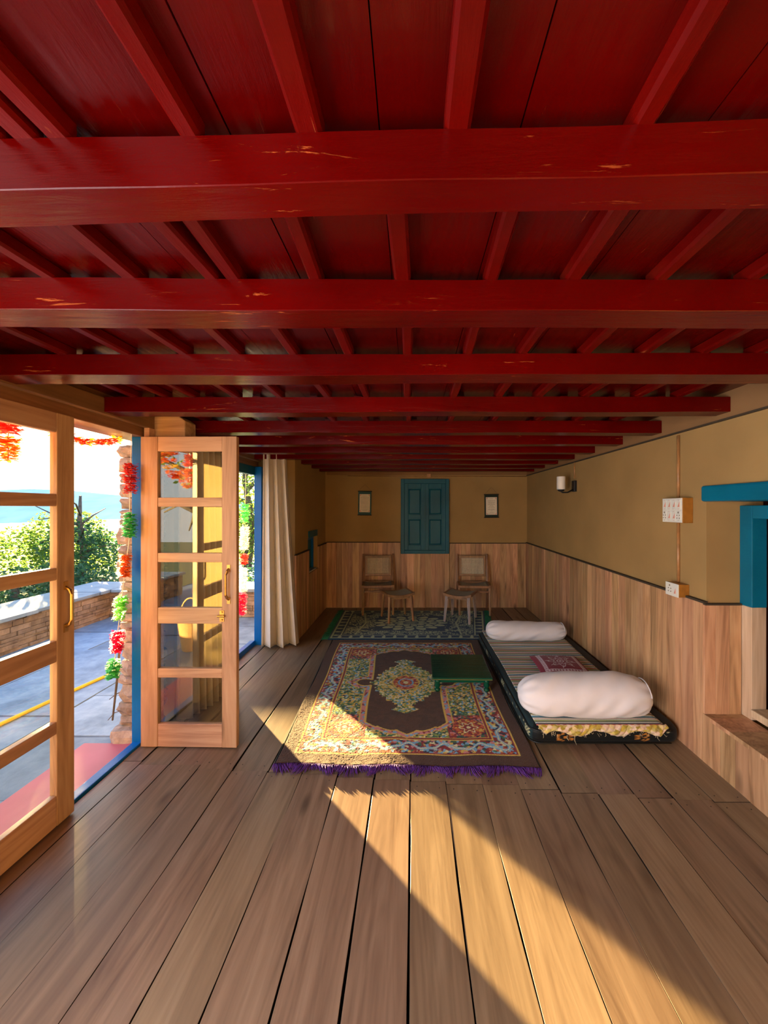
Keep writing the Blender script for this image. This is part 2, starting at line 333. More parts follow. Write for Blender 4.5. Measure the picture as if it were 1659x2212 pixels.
M_yrope = flat('yellow_hose', (.70,.50,.02), rough=.5)
M_basket = flat('wicker', (.55,.32,.12), rough=.6, noise=.3, scale=60)

rng = random.Random(7); random.seed(11)

# ------------------------------------------------------------------ floor
XW = 1.62; YB = 5.42; XL = -1.60
fb = MB()
seams = [-1.60, -1.49, -1.325, -1.15, -.958, -.765, -.578, -.389, -.196, -.008, .175, .360, .545, .735, .915, 1.095, 1.265, 1.44, 1.615]
def jy(x): return 1.972 - .095*x
for i in range(len(seams)-1):
    a, b = seams[i], seams[i+1]
    g = rng.choice((.0014, .0018, .0030, .0042)) if a < .1 else rng.choice((.0012, .0016, .0026))
    j = jy((a+b)/2) + rng.uniform(-.008, .008) + (.02 if .3 < a < .5 else 0)
    for (y0, y1) in ((-2.6, j), (j+.003, YB)):
        z = rng.uniform(-.0012, .0012) - (.0 if y0 < 0 else .001)
        dx = 0 if y0 < 0 else rng.uniform(-.006, .006)
        # slightly wavering long edges
        n = 26; vs = []; ys = [y0+(y1-y0)*k/n for k in range(n+1)]
        for yy in ys:
            wa = .0016*math.sin(yy*5.1+a*40)+.001*math.sin(yy*13+a*7); wb = .0016*math.sin(yy*4.3+b*31)+.001*math.sin(yy*11+b*9)
            xa = max(-1.6, a+g+dx+wa); xb = b-g+dx+wb
            vs += [(xa, yy, z-.03), (xb, yy, z-.03), (xa, yy, z-.0003), (xa+.0004, yy, z), (xb-.0004, yy, z), (xb, yy, z-.0003)]
        fs = []
        for k in range(n):
            p = k*6; q = p+6
            for u, v in ((2,3),(3,4),(4,5),(0,2),(5,1)): fs.append((p+u, p+v, q+v, q+u))
        fs += [(0,1,5,4,3,2), tuple(n*6+c for c in (2,3,4,5,1,0))]
        fb.add(vs, fs, rng.random())
M_edge = flat('shaded_board_edge', (.030,.018,.010), rough=1)  # shade of the gaps put into the colour of the board sides
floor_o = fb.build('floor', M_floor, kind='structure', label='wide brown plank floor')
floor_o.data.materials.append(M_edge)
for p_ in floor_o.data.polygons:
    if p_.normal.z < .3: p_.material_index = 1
ub = MB().box(-1.60, 1.66, -2.6, YB, -.06, -.028, t=.5).build('subfloor', M_dark, parent=floor_o)  # near-black sheet, its colour stands in for the shade below the gaps
nb = MB()                                                       # nail heads hammered into the boards by the joint
for i in range(2, len(seams)-1):
    for x in (seams[i]+.035, seams[i+1]-.035):
        for y in (jy(x)-.035, jy(x)+.04): nb.lathe([(.0028,0),(.0028,.0012)], (x, y, -.0005), 8)
nb.build('nail_head', M_blackm, parent=floor_o)

# ------------------------------------------------------------------ walls
def planks_y(mb, x0, x1, ya, yb, z0, ztop, wd=.085, seed=1):
    r = random.Random(seed); y = ya
    while y < yb-.01:
        ww = min(wd*r.uniform(.72, 1.2), yb-y); xx = r.uniform(0, .003)
        s = 1 if x1 > x0 else -1
        mb.box(min(x0+s*xx, x1), max(x0+s*xx, x1), y+.0008, y+ww-.0008, z0, ztop(y+ww/2), r.random()); y += ww
def planks_x(mb, y0, y1, xa, xb, z0, ztop, wd=.085, seed=1):
    r = random.Random(seed); x = xa
    while x < xb-.01:
        ww = min(wd*r.uniform(.72, 1.2), xb-x)
        mb.box(x+.0008, x+ww-.0008, y0+r.uniform(0,.003), y1, z0, ztop(x+ww/2), r.random()); x += ww
NY0, NY1, NZ0, NZ1 = 1.10, 2.13, .264, 1.50                         # window recess in the right wall
wr = MB()
wr.box(1.635, 1.95, NY1, YB+.2, -.05, 2.03, .5); wr.box(1.635, 1.95, -2.6, NY0, -.05, 2.03, .5)
wr.box(1.635, 1.95, NY0, NY1, NZ1, 2.03, .5); wr.box(1.635, 1.95, NY0, NY1, -.05, NZ0-.02, .5)
wr.build('wall_right', M_plaster, kind='structure', label='ochre mud-plastered right wall')
wbk = MB()
BX0, BX1, BZ0, BZ1 = -.15, .527, .762, 1.812
wbk.box(-1.95, 1.95, YB+.02, YB+.25, -.05, 2.03, .5)
wbk.build('wall_back', M_plaster, kind='structure', label='ochre mud-plastered back wall')
wf = MB(); wf.box(-1.95, 1.95, -2.8, -2.6, -.05, 2.03, .5); wf.build('wall_front', M_plaster, kind='structure')
# left wall: piers, rear length and thick far block with a small slot
wl = MB()
wl.box(-1.80, -1.62, 2.62, 3.12, -.05, 1.95, .5)                   # pier between the openings
wl.box(-1.95, -1.62, -2.6, -1.35, -.05, 2.03, .5)
wl.box(-1.95, -1.62, .62, 1.10, -.05, 2.03, .5)
SY0, SY1, SZ0, SZ1 = 4.52, 4.98, .63, 1.05
wl.box(-1.63, -1.22, 4.02, SY0, -.05, 2.03, .5); wl.box(-1.63, -1.22, SY1, YB+.02, -.05, 2.03, .5)
wl.box(-1.63, -1.22, SY0, SY1, -.05, SZ0, .5); wl.box(-1.63, -1.22, SY0, SY1, SZ1, 2.03, .5)
wl.build('wall_left', M_plaster, kind='structure', label='ochre mud-plastered left wall')
dr = MB(); zt = lambda y: .874+.0105*(y-2.13)
planks_y(dr, 1.613, 1.635, NY1, YB, 0, zt, .088, 3)
planks_y(dr, 1.613, 1.635, -2.0, NY1, 0, lambda y: NZ0, .10, 5)
planks_x(dr, NY1-.015, NY1, 1.616, 1.816, NZ0, lambda x: .868, .072, 8)
planks_y(dr, 1.613, 1.82, NY0, NY1, NZ0-.018, lambda y: NZ0+.002, .16, 9)
dr.build('trim_1', M_dado, kind='structure', label='vertical board panelling of the right wall')
db = MB(); planks_x(db, YB, YB+.02, -1.2, BX0-.012, 0, lambda x: .915-.004*x, .083, 12); planks_x(db, YB, YB+.02, BX0-.012, BX1+.012, 0, lambda x: BZ0-.004, .083, 22)
planks_x(db, YB, YB+.02, BX1+.012, 1.613, 0, lambda x: .912-.008*x, .083, 13)
db.build('trim_2', M_dado, kind='structure', label='vertical board panelling of the back wall')
dl = MB(); planks_y(dl, -1.2, -1.22, 4.02, SY0, 0, lambda y: .905, .09, 15); planks_y(dl, -1.2, -1.22, SY1, YB, 0, lambda y: .905, .09, 16)
planks_y(dl, -1.2, -1.22, SY0, SY1, 0, lambda y: SZ0, .09, 17); planks_x(dl, 4.0, 4.02, -1.62, -1.2, 0, lambda x: .905, .09, 18)
dl.build('trim_3', M_dado, kind='structure', label='vertical board panelling of the left wall')
cp = MB()
cp.box(1.611, 1.635, NY1-.01, YB, .874, .886, .5, Matrix.Rotation(0, 4, 'X'))
cp.v = [(x, y, z + .0105*(y-2.13)) for x, y, z in cp.v]
cp.box(BX1+.01, 1.63, YB-.004, YB+.02, .901, .911, .5); cp.box(-1.2, BX0-.01, YB-.004, YB+.02, .915, .925, .5)
cp.box(-1.22, -1.196, SY1, YB, .905, .916, .5); cp.box(-1.22, -1.196, 4.0, SY0, .905, .916, .5)
cp.box(1.616, 1.816, NY1-.019, NY1, .866, .876, .5)
cp.build('trim_4', M_crack, kind='structure', label='thin dark capping strip over the panelling')
# plate and dark line below the beam ends on the right wall
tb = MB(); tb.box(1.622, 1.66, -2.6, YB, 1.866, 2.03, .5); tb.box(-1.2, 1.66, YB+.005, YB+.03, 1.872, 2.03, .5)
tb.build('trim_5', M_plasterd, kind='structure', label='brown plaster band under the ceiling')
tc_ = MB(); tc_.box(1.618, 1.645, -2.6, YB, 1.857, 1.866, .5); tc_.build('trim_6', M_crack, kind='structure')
fa = MB(); fa.box(-1.78, -1.60, -2.6, 4.02, 1.826, 2.03, .3); fa.box(-1.60, -1.565, -2.6, 4.0, 1.88, 1.965, .7)
fa.build('trim_7', M_brown, kind='structure', bevel=.004, label='long brown timber lintel over the left openings')

# ------------------------------------------------------------------ ceiling
cb = MB(); x = -1.95; r = random.Random(5)
while x < 1.95:
    ww = r.uniform(.20, .34); cb.box(x+.001, min(1.95, x+ww)-.001, -2.75, YB+.2, 1.998+r.uniform(0,.002), 2.03, r.random()); x += ww
cb.box(-1.95, 1.95, -2.75, YB+.25, 2.032, 2.06, .1)
cb.build('ceiling', M_redb, kind='structure', label='glossy dark red boarded ceiling')
BEAMS = [(.574,.072,.034), (.95,.095,-.004), (1.41,.105,.006), (1.955,.10,.004), (2.49,.10,0), (2.95,.10,.004), (3.39,.10,-.004), (3.82,.10,0), (4.25,.10,0), (4.68,.10,.003), (5.08,.10,0)]
ORD = ['nearest', 'second', 'third', 'fourth', 'fifth', 'sixth', 'seventh', 'eighth', 'ninth', 'tenth', 'farthest']
for i, (y, wd, ry) in enumerate(BEAMS):
    b = MB(); xl = -1.60 if y < 3.95 else -1.22; xr = 1.622; n = 24; vs = []
    rr = random.Random(i*3+1); ph = [rr.uniform(0, 6) for _ in range(6)]
    for k in range(n+1):
        x = xl+(xr-xl)*k/n
        s1 = .003*math.sin(x*3+ph[0])+.0015*math.sin(x*11+ph[1]); s2 = .003*math.sin(x*2.6+ph[2]); s3 = .002*math.sin(x*4+ph[3])
        yo = y - math.tan(ry)*(x)*.9; c = .0014
        vs += [(x, yo+s1, 1.967), (x, yo+s1, 1.89+c+s3), (x, yo+s1+c, 1.89+s3), (x, yo+wd+s2-c, 1.89+s3), (x, yo+wd+s2, 1.89+c+s3), (x, yo+wd+s2, 1.967)]
    fs = []
    for k in range(n):
        p = k*6; q = p+6
        for u in range(6): v = (u+1) % 6; fs.append((p+u, p+v, q+v, q+u))
    fs += [(0,1,2,3,4,5), tuple(n*6+c for c in (5,4,3,2,1,0))]
    b.add(vs, fs, rr.random())
    b.build('ceiling_beam', M_red, label=f'glossy red timber ceiling beam running across the room, {ORD[i]} from the viewer', cat='beam', group='red beams across the ceiling')
def X(u, y): return (u-U0)*y/F
bays = [(.20, .60, [X(u,.574) for u in (-60, 30, 92, 392, 652, 990, 1377)]),
        (.636, .99, [X(u,.95) for u in (100, 283, 445, 510, 688, 862, 1055, 1237, 1430, 1640)]),
        (1.035, 1.45, [X(u,1.41) for u in (130, 262, 388, 512, 635, 750, 882, 1005, 1131, 1260, 1387, 1518, 1645)]),
        (1.50, 2.0, [X(u,1.955) for u in (290, 350, 415, 507, 602, 702, 790, 882, 980, 1075, 1165, 1265, 1377, 1467)])]
for k in range(4, len(BEAMS)):
    y0 = BEAMS[k-1][0]+.085; y1 = BEAMS[k][0]+.04; xl = -1.4 if y1 < 4 else -1.1
    bays.append((y0, y1, [xl+.06+.27*j+rng.uniform(-.03,.03) for j in range(int((1.5-xl)/.27)+1)]))
NUM = ['first','second','third','fourth','fifth','sixth','seventh','eighth','ninth','tenth','eleventh','twelfth','thirteenth','fourteenth']
BAYN = ['in front of the nearest beam'] + [f'between the {ORD[k]} and {ORD[k+1]} beams' for k in range(10)]
for bi, (y0, y1, xs) in enumerate(bays):
    for k, x in enumerate(xs):
        if abs(x) > 1.6: continue
        w2 = rng.uniform(.016, .021); zb = 1.9665; d = rng.uniform(-.015, .015)
        b = MB(); c = .006
        b.prism([(-w2,.0315),(-w2,c),(-w2+c,0),(w2-c,0),(w2,c),(w2,.0315)], 0, y1-y0, 'y')
        b.v = [(px + d*py/(y1-y0), py, pz) for px, py, pz in b.v]
        lab = f'short red ceiling batten {BAYN[bi]}, {NUM[k]} from the left'
        b.build('ceiling_batten', M_redy, loc=(x, y0, zb), bevel=0, label=lab, cat='batten', group='short red battens between the ceiling beams')

# ------------------------------------------------------------------ door leaves and frames on the left
LW, LH, LT = .565, 1.813, .034
def make_leaf(name, loc, rz, gm, handle_side, label, latch=True):
    """leaf local: x 0..LW along the leaf, y thickness, z up; the handle stands at the x=LW stile"""
    r = empty(name, loc, rz, kind='structure', label=label)
    sl, sr = .100, .086
    for (a, b2) in ((0, sl), (LW-sr, LW)): MB().box(a, b2, -LT/2, LT/2, .0, LH).build('stile', M_leafwood, r, bevel=.003)
    rails = [(0, .134), (.404, .458), (.72, .814), (1.079, 1.133), (1.403, 1.457), (1.727, LH)]
    for a, b2 in rails: MB().box(sl, LW-sr, -LT/2+.002, LT/2-.002, a, b2).build('rail', M_railwood, r, bevel=.003)
    for k in range(5):
        z0, z1 = rails[k][1], rails[k+1][0]
        MB().box(sl-.004, LW-sr+.004, -.002, .002, z0-.004, z1+.004).build('pane', gm, r)
    s = handle_side
    h = MB(); hx = LW-.045; za, zb = .865, 1.04; yy = s*(LT/2)
    h.tube([(hx, yy+s*.002, za), (hx, yy+s*.02, za+.012), (hx-.004, yy+s*.030, za+.03), (hx-.004, yy+s*.030, zb-.03), (hx, yy+s*.02, zb-.012), (hx, yy+s*.002, zb)], [.008,.009,.0065,.0065,.009,.008], 10)
    for z in (za-.008, zb+.008): h.box(hx-.010, hx+.010, min(yy, yy+s*.004), max(yy, yy+s*.004), z-.018, z+.018)
    h.build('door_handle', M_brass, r, smooth=False)
    if latch:
        l = MB()
        l.box(LW-.098, LW-.072, min(yy, yy+s*.003), max(yy, yy+s*.003), .735, .80)
        l.tube([(LW-.108, yy+s*.009, .768), (LW-.066, yy+s*.009, .768)], .0065, 10)
        l.tube([(LW-.085, yy, .79), (LW-.085, yy+s*.010, .79)], .005, 8); l.tube([(LW-.085, yy, .745), (LW-.085, yy+s*.010, .745)], .005, 8)
        l.build('latch', M_brass, r)
    return r
# open leaf: hinge at (-1.58, 2.26), reaching into the room
make_leaf('door_2', (-1.583, 2.262, .006), -.012*1.5, M_glass, -1, 'pale wooden glazed door leaf standing open into the room')
# leaf still in the wall: hinge at the near jamb, free edge at y=1.78
make_leaf('door_1', (-1.575, 1.205, .006), PI/2-.01, M_glassl, -1, 'brown wooden glazed door leaf at the left edge', latch=False)
hg = MB(); hg.box(-.012, .012, -.010, .010, -.052, .052); hg.box(-.042, -.008, -.004, .004, -.052, .052); hg.tube([(.008,-.010,-.055),(.008,-.010,.055)], .007, 10)
bp = empty('door_3', (0,0,0), kind='structure', label='bright blue painted wooden door frame')
b = MB(); b.box(-1.665, -1.592, 2.285, 2.352, .0, 1.826); b.build('post', M_blue, bp, bevel=.004)
b = MB(); b.box(-1.665, -1.592, 1.10, 1.165, .0, 1.826); b.build('post', M_blue, bp, bevel=.004)
b = MB(); b.box(-1.655, -1.602, 1.165, 2.285, -.035, .014); b.build('threshold', M_blue, bp, bevel=.004)
hg.build('hinge', M_blue, bp, loc=(-1.588, 2.286, .80), bevel=.002)
tm = MB(); tm.box(-1.592, -1.56, 2.285, 2.42, 0, 1.88); tm.build('post', M_railwood, bp, bevel=.003)
# second opening with blue frame
w2 = empty('window_1', (0,0,0), kind='structure', label='tall blue-framed opening behind the open door leaf')
for (a, b2, xa_) in ((3.12, 3.18, -1.66), (3.93, 4.0, -1.61)): MB().box(xa_, xa_+.075, a, b2, 0, 1.826).build('post', M_blue, w2, bevel=.004)
MB().box(-1.65, -1.60, 3.18, 3.93, -.03, .05).build('sill', M_blue, w2, bevel=.004)
MB().box(-1.655, -1.60, 3.18, 3.93, 1.74, 1.826).build('header', M_bluedk, w2, bevel=.004)
# carved block on top of the pier
MB().prism([(-.11,0),(.11,0),(.11,.10),(.07,.13),(-.07,.13),(-.11,.10)], 0, .12, 'y').build('capital_block', M_railwood, loc=(-1.49, 2.34, 1.833), bevel=.006,
    label='carved wooden block under the ceiling, above the open door leaf', cat='block')
# wooden end of a second folded leaf resting on the floor behind the open one
d4 = make_leaf('door_4', (-1.58, 3.10, .012), -.80, M_glassl, -1, 'second glazed door leaf folded back behind the open one', latch=False)
d4.scale = (.79, 1, .985)

# small slot window in the thick far block
w3 = empty('window_3', (-1.22, 0, 0), kind='structure', label='small blue-framed slot window in the far left wall')
MB().box(-.10, -.05, SY0, SY0+.04, SZ0, SZ1).build('frame', M_blue, w3); MB().box(-.10, -.05, SY1-.04, SY1, SZ0, SZ1).build('frame', M_blue, w3)
MB().box(-.10, -.05, SY0+.04, SY1-.04, SZ1-.04, SZ1).build('frame', M_blue, w3)
MB().box(-.10, -.0, SY0+.04, SY1-.04, SZ0-.002, SZ0+.012).build('sill', M_white, w3)
MB().box(-.085, -.07, SY0+.04, SY1-.04, SZ0+.012, SZ1-.04).build('shutter', M_bluedk, w3)
MB().box(0, .012, -.20, .20, -.038, .038).build('blue_card', M_bluedk, loc=(-1.22, 4.74, 1.09), label='small teal rectangular card on the far left wall above the slot window', cat='card')

# back window with two panelled shutters
w4 = empty('window_2', (0,0,0), kind='structure', label='blue shuttered window in the back wall')
fr = MB(); fw = .05
fr.box(BX0, BX0+fw, YB-.04, YB+.02, BZ0, BZ1); fr.box(BX1-fw, BX1, YB-.04, YB+.02, BZ0, BZ1)
fr.box(BX0+fw, BX1-fw, YB-.04, YB+.02, BZ1-fw*1.3, BZ1); fr.box(BX0+fw, BX1-fw, YB-.04, YB+.02, BZ0, BZ0+fw)
fr.build('frame', M_bluedk, w4, bevel=.004)
mid = (BX0+BX1)/2
for (a, b2) in ((BX0+fw, mid-.002), (mid+.002, BX1-fw)):
    s = MB(); z0, z1 = BZ0+fw, BZ1-fw*1.3; y = YB-.028; h = z1-z0; st = .052
    s.box(a, a+st, y, y+.03, z0, z1); s.box(b2-st, b2, y, y+.03, z0, z1)
    for (za, zb) in ((z0, z0+.07), (z0+h*.50-.03, z0+h*.50+.03), (z1-.07, z1)): s.box(a+st, b2-st, y, y+.03, za, zb)
    so = s.build('shutter', M_bluedk, w4, bevel=.004)
    for (za, zb) in ((z0+.07, z0+h*.5-.03), (z0+h*.5+.03, z1-.07)):
        q = MB(); q.box(a+st, b2-st, y+.018, y+.03, za, zb)
        i = .022; q.add([(a+st+.008,y+.018,za+.008),(b2-st-.008,y+.018,za+.008),(b2-st-.008,y+.018,zb-.008),(a+st+.008,y+.018,zb-.008),
                         (a+st+i,y+.004,za+i),(b2-st-i,y+.004,za+i),(b2-st-i,y+.004,zb-i),(a+st+i,y+.004,zb-i)],
                        [(0,1,5,4),(1,2,6,5),(2,3,7,6),(3,0,4,7),(4,5,6,7)])
        q.build('panel', M_bluedk, so)
q = MB(); q.box(mid-.012, mid+.012, YB-.036, YB-.026, BZ0+fw, BZ1-.065); q.build('cover_strip', M_bluedk, w4, bevel=.003)

# recess in the right wall: lintel, inner frame
ln = MB(); ln.box(1.612, 1.90, NY0-.2, NY1+.015, 1.437, 1.525)
ln.build('trim_8', M_bluer, kind='structure', bevel=.012, label='bright blue timber lintel over the right recess')
w5 = empty('window_5', (0,0,0), kind='structure', label='blue inner frame of the right recess')
MB().box(1.818, 1.90, 2.052, NY1-.0, .868, 1.415).build('jamb', M_bluer, w5, bevel=.004)
MB().box(1.818, 1.90, NY0, 2.052, 1.345, 1.415).build('head', M_bluer, w5, bevel=.004)
MB().box(1.820, 1.90, 2.056, NY1-.0, NZ0, .868).build('bare_jamb', M_sillwood, w5, bevel=.003, label='unpainted pale lower jamb')
MB().box(1.812, 2.02, NY0, 2.056, .285, .325).build('sill', M_sillwood, w5, bevel=.004)
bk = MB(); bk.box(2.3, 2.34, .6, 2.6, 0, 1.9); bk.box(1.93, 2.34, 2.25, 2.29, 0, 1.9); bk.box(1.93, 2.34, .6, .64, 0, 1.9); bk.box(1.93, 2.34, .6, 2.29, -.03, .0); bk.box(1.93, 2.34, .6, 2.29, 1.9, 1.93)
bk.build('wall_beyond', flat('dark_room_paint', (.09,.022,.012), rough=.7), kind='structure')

# ------------------------------------------------------------------ electrics on the right wall
def conduit(name, pts, r, label):
    return MB().tube(pts, r, 10).build(name, M_copper, smooth=True, label=label, cat='conduit')
conduit('conduit', [(1.628, 2.345, 1.463), (1.628, 2.345, 1.60), (1.628, 2.345, 1.845)], .009, 'brown vertical wiring conduit on the right wall above the switchboard')
conduit('conduit', [(1.628, 2.345, .952), (1.628, 2.345, 1.1), (1.628, 2.345, 1.312)], .009, 'brown vertical wiring conduit between the switchboard and the socket')
conduit('conduit', [(1.630, 3.845, 1.70), (1.630, 3.845, 1.78), (1.630, 3.845, 1.86)], .007, 'short brown conduit above the wall lamp')
conduit('conduit', [(-.9, YB+.012, 1.858), (0, YB+.012, 1.852), (1.62, YB+.012, 1.850)], .006, 'thin brown conduit running along the top of the back wall')
MB().box(-.028, .028, -.03, .03, -.022, .03).build('junction_box', M_copper, loc=(.245, YB+.012, 1.856), bevel=.004, label='small brown junction box above the blue shuttered window', cat='junction box')
def socket_holes(mb, x, y, z, s=1.0):
    for dy, dz, rr in ((0, .020, .0042), (-.010, .004, .003), (.010, .004, .003), (-.010, -.012, .003), (.010, -.012, .003)):
        mb.tube([(x, y+dy*s, z+dz*s), (x-.0015, y+dy*s, z+dz*s)], rr*s, 8)
sb = empty('switchboard', (1.62, 2.318, 1.388), label='white switchboard with eight modules on a brown box on the right wall', cat='switchboard')
MB().box(-.046, .014, -.088, .088, -.074, .074).build('wooden_box', M_boxwood, sb, bevel=.002)
pl = MB().box(-.050, -.046, -.086, .086, -.072, .072).build('face_plate', M_white, sb, bevel=.0015)
for k in range(4):
    yy = .062-.041*k
    for j, zz in enumerate((.034, -.034)):
        sock = j == 1 and k in (0, 3)
        mo = MB().box(-.0535, -.050, yy-.017, yy+.017, zz-.030, zz+.030).build('socket' if sock else 'switch', M_white, pl, bevel=.001)
        dd = MB()
        if sock: socket_holes(dd, -.0535, yy, zz)
        else: dd.prism([(yy-.010, zz-.014), (yy+.006, zz-.014), (yy-.010, zz+.016)], -.0545, -.0535, 'x')
        for sz in (.026, -.026): dd.tube([(-.0535, yy, zz+sz), (-.0545, yy, zz+sz)], .002, 6)
        dd.build('hole_marks' if sock else 'switch_print', M_ink if sock else M_redlab, pl)
so = empty('wall_socket', (1.62, 2.315, .912), label='white power socket box resting on the top of the right panelling', cat='socket')
MB().box(-.048, .014, -.055, .055, -.038, .038).build('socket_box', M_boxwood, so, bevel=.002)
pl = MB().box(-.053, -.048, -.056, .056, -.039, .039).build('face_plate', M_white, so, bevel=.0015)
dd = MB(); socket_holes(dd, -.053, .018, 0, 1.1); dd.build('hole_marks', M_ink, pl)
MB().prism([(-.035,-.02),(-.02,-.02),(-.035,.012)], -.0545, -.053, 'x').build('switch', M_redlab, pl)
sc = empty('wall_lamp', (1.635, 3.83, 1.62), label='black wall lamp bracket with a white cylindrical glass shade', cat='lamp')
MB().box(-.028, 0, -.032, .032, -.055, .055).build('back_plate', M_blackm, sc, bevel=.003)
MB().tube([(-.02,0,-.03),(-.08,0,-.062),(-.13,0,-.062),(-.145,0,-.05),(-.145,0,-.03)], .008, 10).lathe([(.018,-.052),(.030,-.046),(.034,-.034)], (-.145,0,0), 16).build('arm', M_blackm, sc, smooth=True)
MB().lathe([(.030,-.034),(.041,-.030),(.041,.092),(.039,.096),(.036,.096),(.036,-.02)], (-.145,0,0), 24).build('shade', M_opal, sc, smooth=False)

# ------------------------------------------------------------------ scroll posters
def poster(x, z, w_, h_, rows, label, tilt, col):
    r = empty('wall_scroll', (x, YB-.004, z), label=label, cat='poster')
    r.rotation_euler = (0, tilt, 0)
    MB().box(-w_/2, w_/2, 0, .005, -h_/2, h_/2).build('backing', col, r)
    pw, ph = w_*.80, h_*.76
    p = MB().box(-pw/2, pw/2, -.0015, 0, -ph/2, ph/2).build('paper', M_paper, r)
    t = MB(); rr = random.Random(int(x*100))
    for zf, wf in rows:
        xx = -pw*wf/2; zz = ph*(.5-zf)
        while xx < pw*wf/2:
            wd = rr.uniform(.006, .016); t.box(xx, min(xx+wd, pw*wf/2), -.002, -.0015, zz-.0016, zz+.0016); xx += wd+.004
    t.build('writing', M_ink, p)
    for sx in (-1, 1):
        o = MB()
        for sz in (-1, 1):
            o.prism([(sx*pw*.46, sz*ph*.47), (sx*pw*.30, sz*ph*.47), (sx*pw*.46, sz*ph*.38)], -.0021, -.0015, 'y')
        o.box(min(sx*pw*.46, sx*pw*.452), max(sx*pw*.46, sx*pw*.452), -.0019, -.0015, -ph*.4, ph*.4)
        o.build('border_ornament', M_redlab, p)
    for zz in (-h_/2, h_/2): MB().tube([(-w_/2-.008, 0, zz), (w_/2+.008, 0, zz)], .005, 8).build('rod', M_blackm, r)
    MB().tube([(-w_/2, 0, h_/2), (0, 0, h_/2+.10), (w_/2, 0, h_/2)], .0014, 5).build('hanging_cord', M_ink, r)
poster(X(788,YB), 1.4-(1087-V0)/F*YB, .185, .335, [(.10,.5)]+[(.18+.072*k, .78) for k in range(9)]+[(.84,.8),(.91,.4)], 'teal-backed scroll with lines of writing, left of the blue shuttered window', .015, M_teal)
poster(X(1061.5,YB), 1.4-(1093-V0)/F*YB, .195, .325, [(.08,.3),(.20,.66),(.26,.66),(.31,.6),(.36,.5),(.41,.6),(.47,.3),(.53,.4),(.59,.6),(.67,.66),(.72,.6),(.78,.2),(.87,.3),(.92,.6)], 'dark-backed scroll with lines of writing, right of the blue shuttered window', -.01, flat('dark_green_card', (.004,.02,.012), rough=.7))

# ------------------------------------------------------------------ curtains
def curtain(name, top, bot, ztop, zbot, folds, amp, label, cat='curtain', seed=1, flare=1.2, mat=M_curtain):
    """hangs between two ground lines ((x,y),(x,y)) top and bottom"""
    n, m = 46, folds*14; rr = random.Random(seed)
    ph = [rr.uniform(-.8, .8) for _ in range(folds+1)]
    Xa = np.zeros((n, m)); Ya = np.zeros((n, m)); Za = np.zeros((n, m))
    for i in range(n):
        t = i/(n-1)
        for j in range(m):
            s = j/(m-1)
            ax = top[0][0]*(1-s)+top[1][0]*s; ay = top[0][1]*(1-s)+top[1][1]*s
            bx = bot[0][0]*(1-s)+bot[1][0]*s; by = bot[0][1]*(1-s)+bot[1][1]*s
            tt = t**flare
            x = ax*(1-tt)+bx*tt; y = ay*(1-tt)+by*tt
            dx, dy = bx-ax+(top[1][0]-top[0][0]), (top[1][1]-top[0][1]); l = math.hypot(top[1][0]-top[0][0], dy) or 1
            nx, ny = -dy/l, (top[1][0]-top[0][0])/l
            a = amp*(.65+.6*t)*math.sin(2*PI*folds*s + ph[int(s*folds)]*.6*t + .5*t)
            a += amp*.14*math.sin(2*PI*folds*2*s+1+2*t)
            lat = .25*amp*math.sin(4*PI*folds*s+.4)
            Xa[i,j] = x+nx*a+lat*(top[1][0]-top[0][0])/l; Ya[i,j] = y+ny*a; Za[i,j] = ztop+(zbot-ztop)*t + (.006*math.sin(9*s) if i == n-1 else 0)
    root = empty(name, (bot[0][0], bot[0][1], zbot), label=label, cat=cat)
    o = grid_mesh('cloth', Xa-bot[0][0], Ya-bot[0][1], Za-zbot, None, mat, parent=root)
    sm = o.modifiers.new('t', 'SOLIDIFY'); sm.thickness = .002
    return root
cur = curtain('curtain', ((-1.47, 3.80), (-1.27, 3.88)), ((-1.50, 3.83), (-1.15, 3.93)), 2.0, .012, 3, .048, 'cream curtain gathered beside the blue-framed opening, reaching the floor', seed=3)
MB().lathe([(.022,0),(.022,.006),(.012,.006)], (0,0,0), 16).build('eyelet', M_steel, cur, loc=(.02, -.05, 1.94))
for i in range(4): MB().tube([(.02+.05*i, -.035, 1.955), (.03+.05*i, -.035, 1.955)], .022, 14).build('eyelet', M_steel, cur)
MB().tube([(-1.47, 3.05, 1.955), (-1.47, 3.5, 1.955), (-1.47, 3.96, 1.955)], .010, 12).tube([(-1.47,3.96,1.955),(-1.47,3.985,1.955)], .018, 12).build('curtain_rod', M_steel, smooth=False, label='slim steel curtain rod over the second opening', cat='rod')
curtain('curtain', ((-1.50, 2.50), (-1.42, 2.98)), ((-1.50, 2.50), (-1.40, 2.98)), 1.82, .012, 8, .04, 'cream curtain hanging behind the glass of the open door leaf', seed=8)

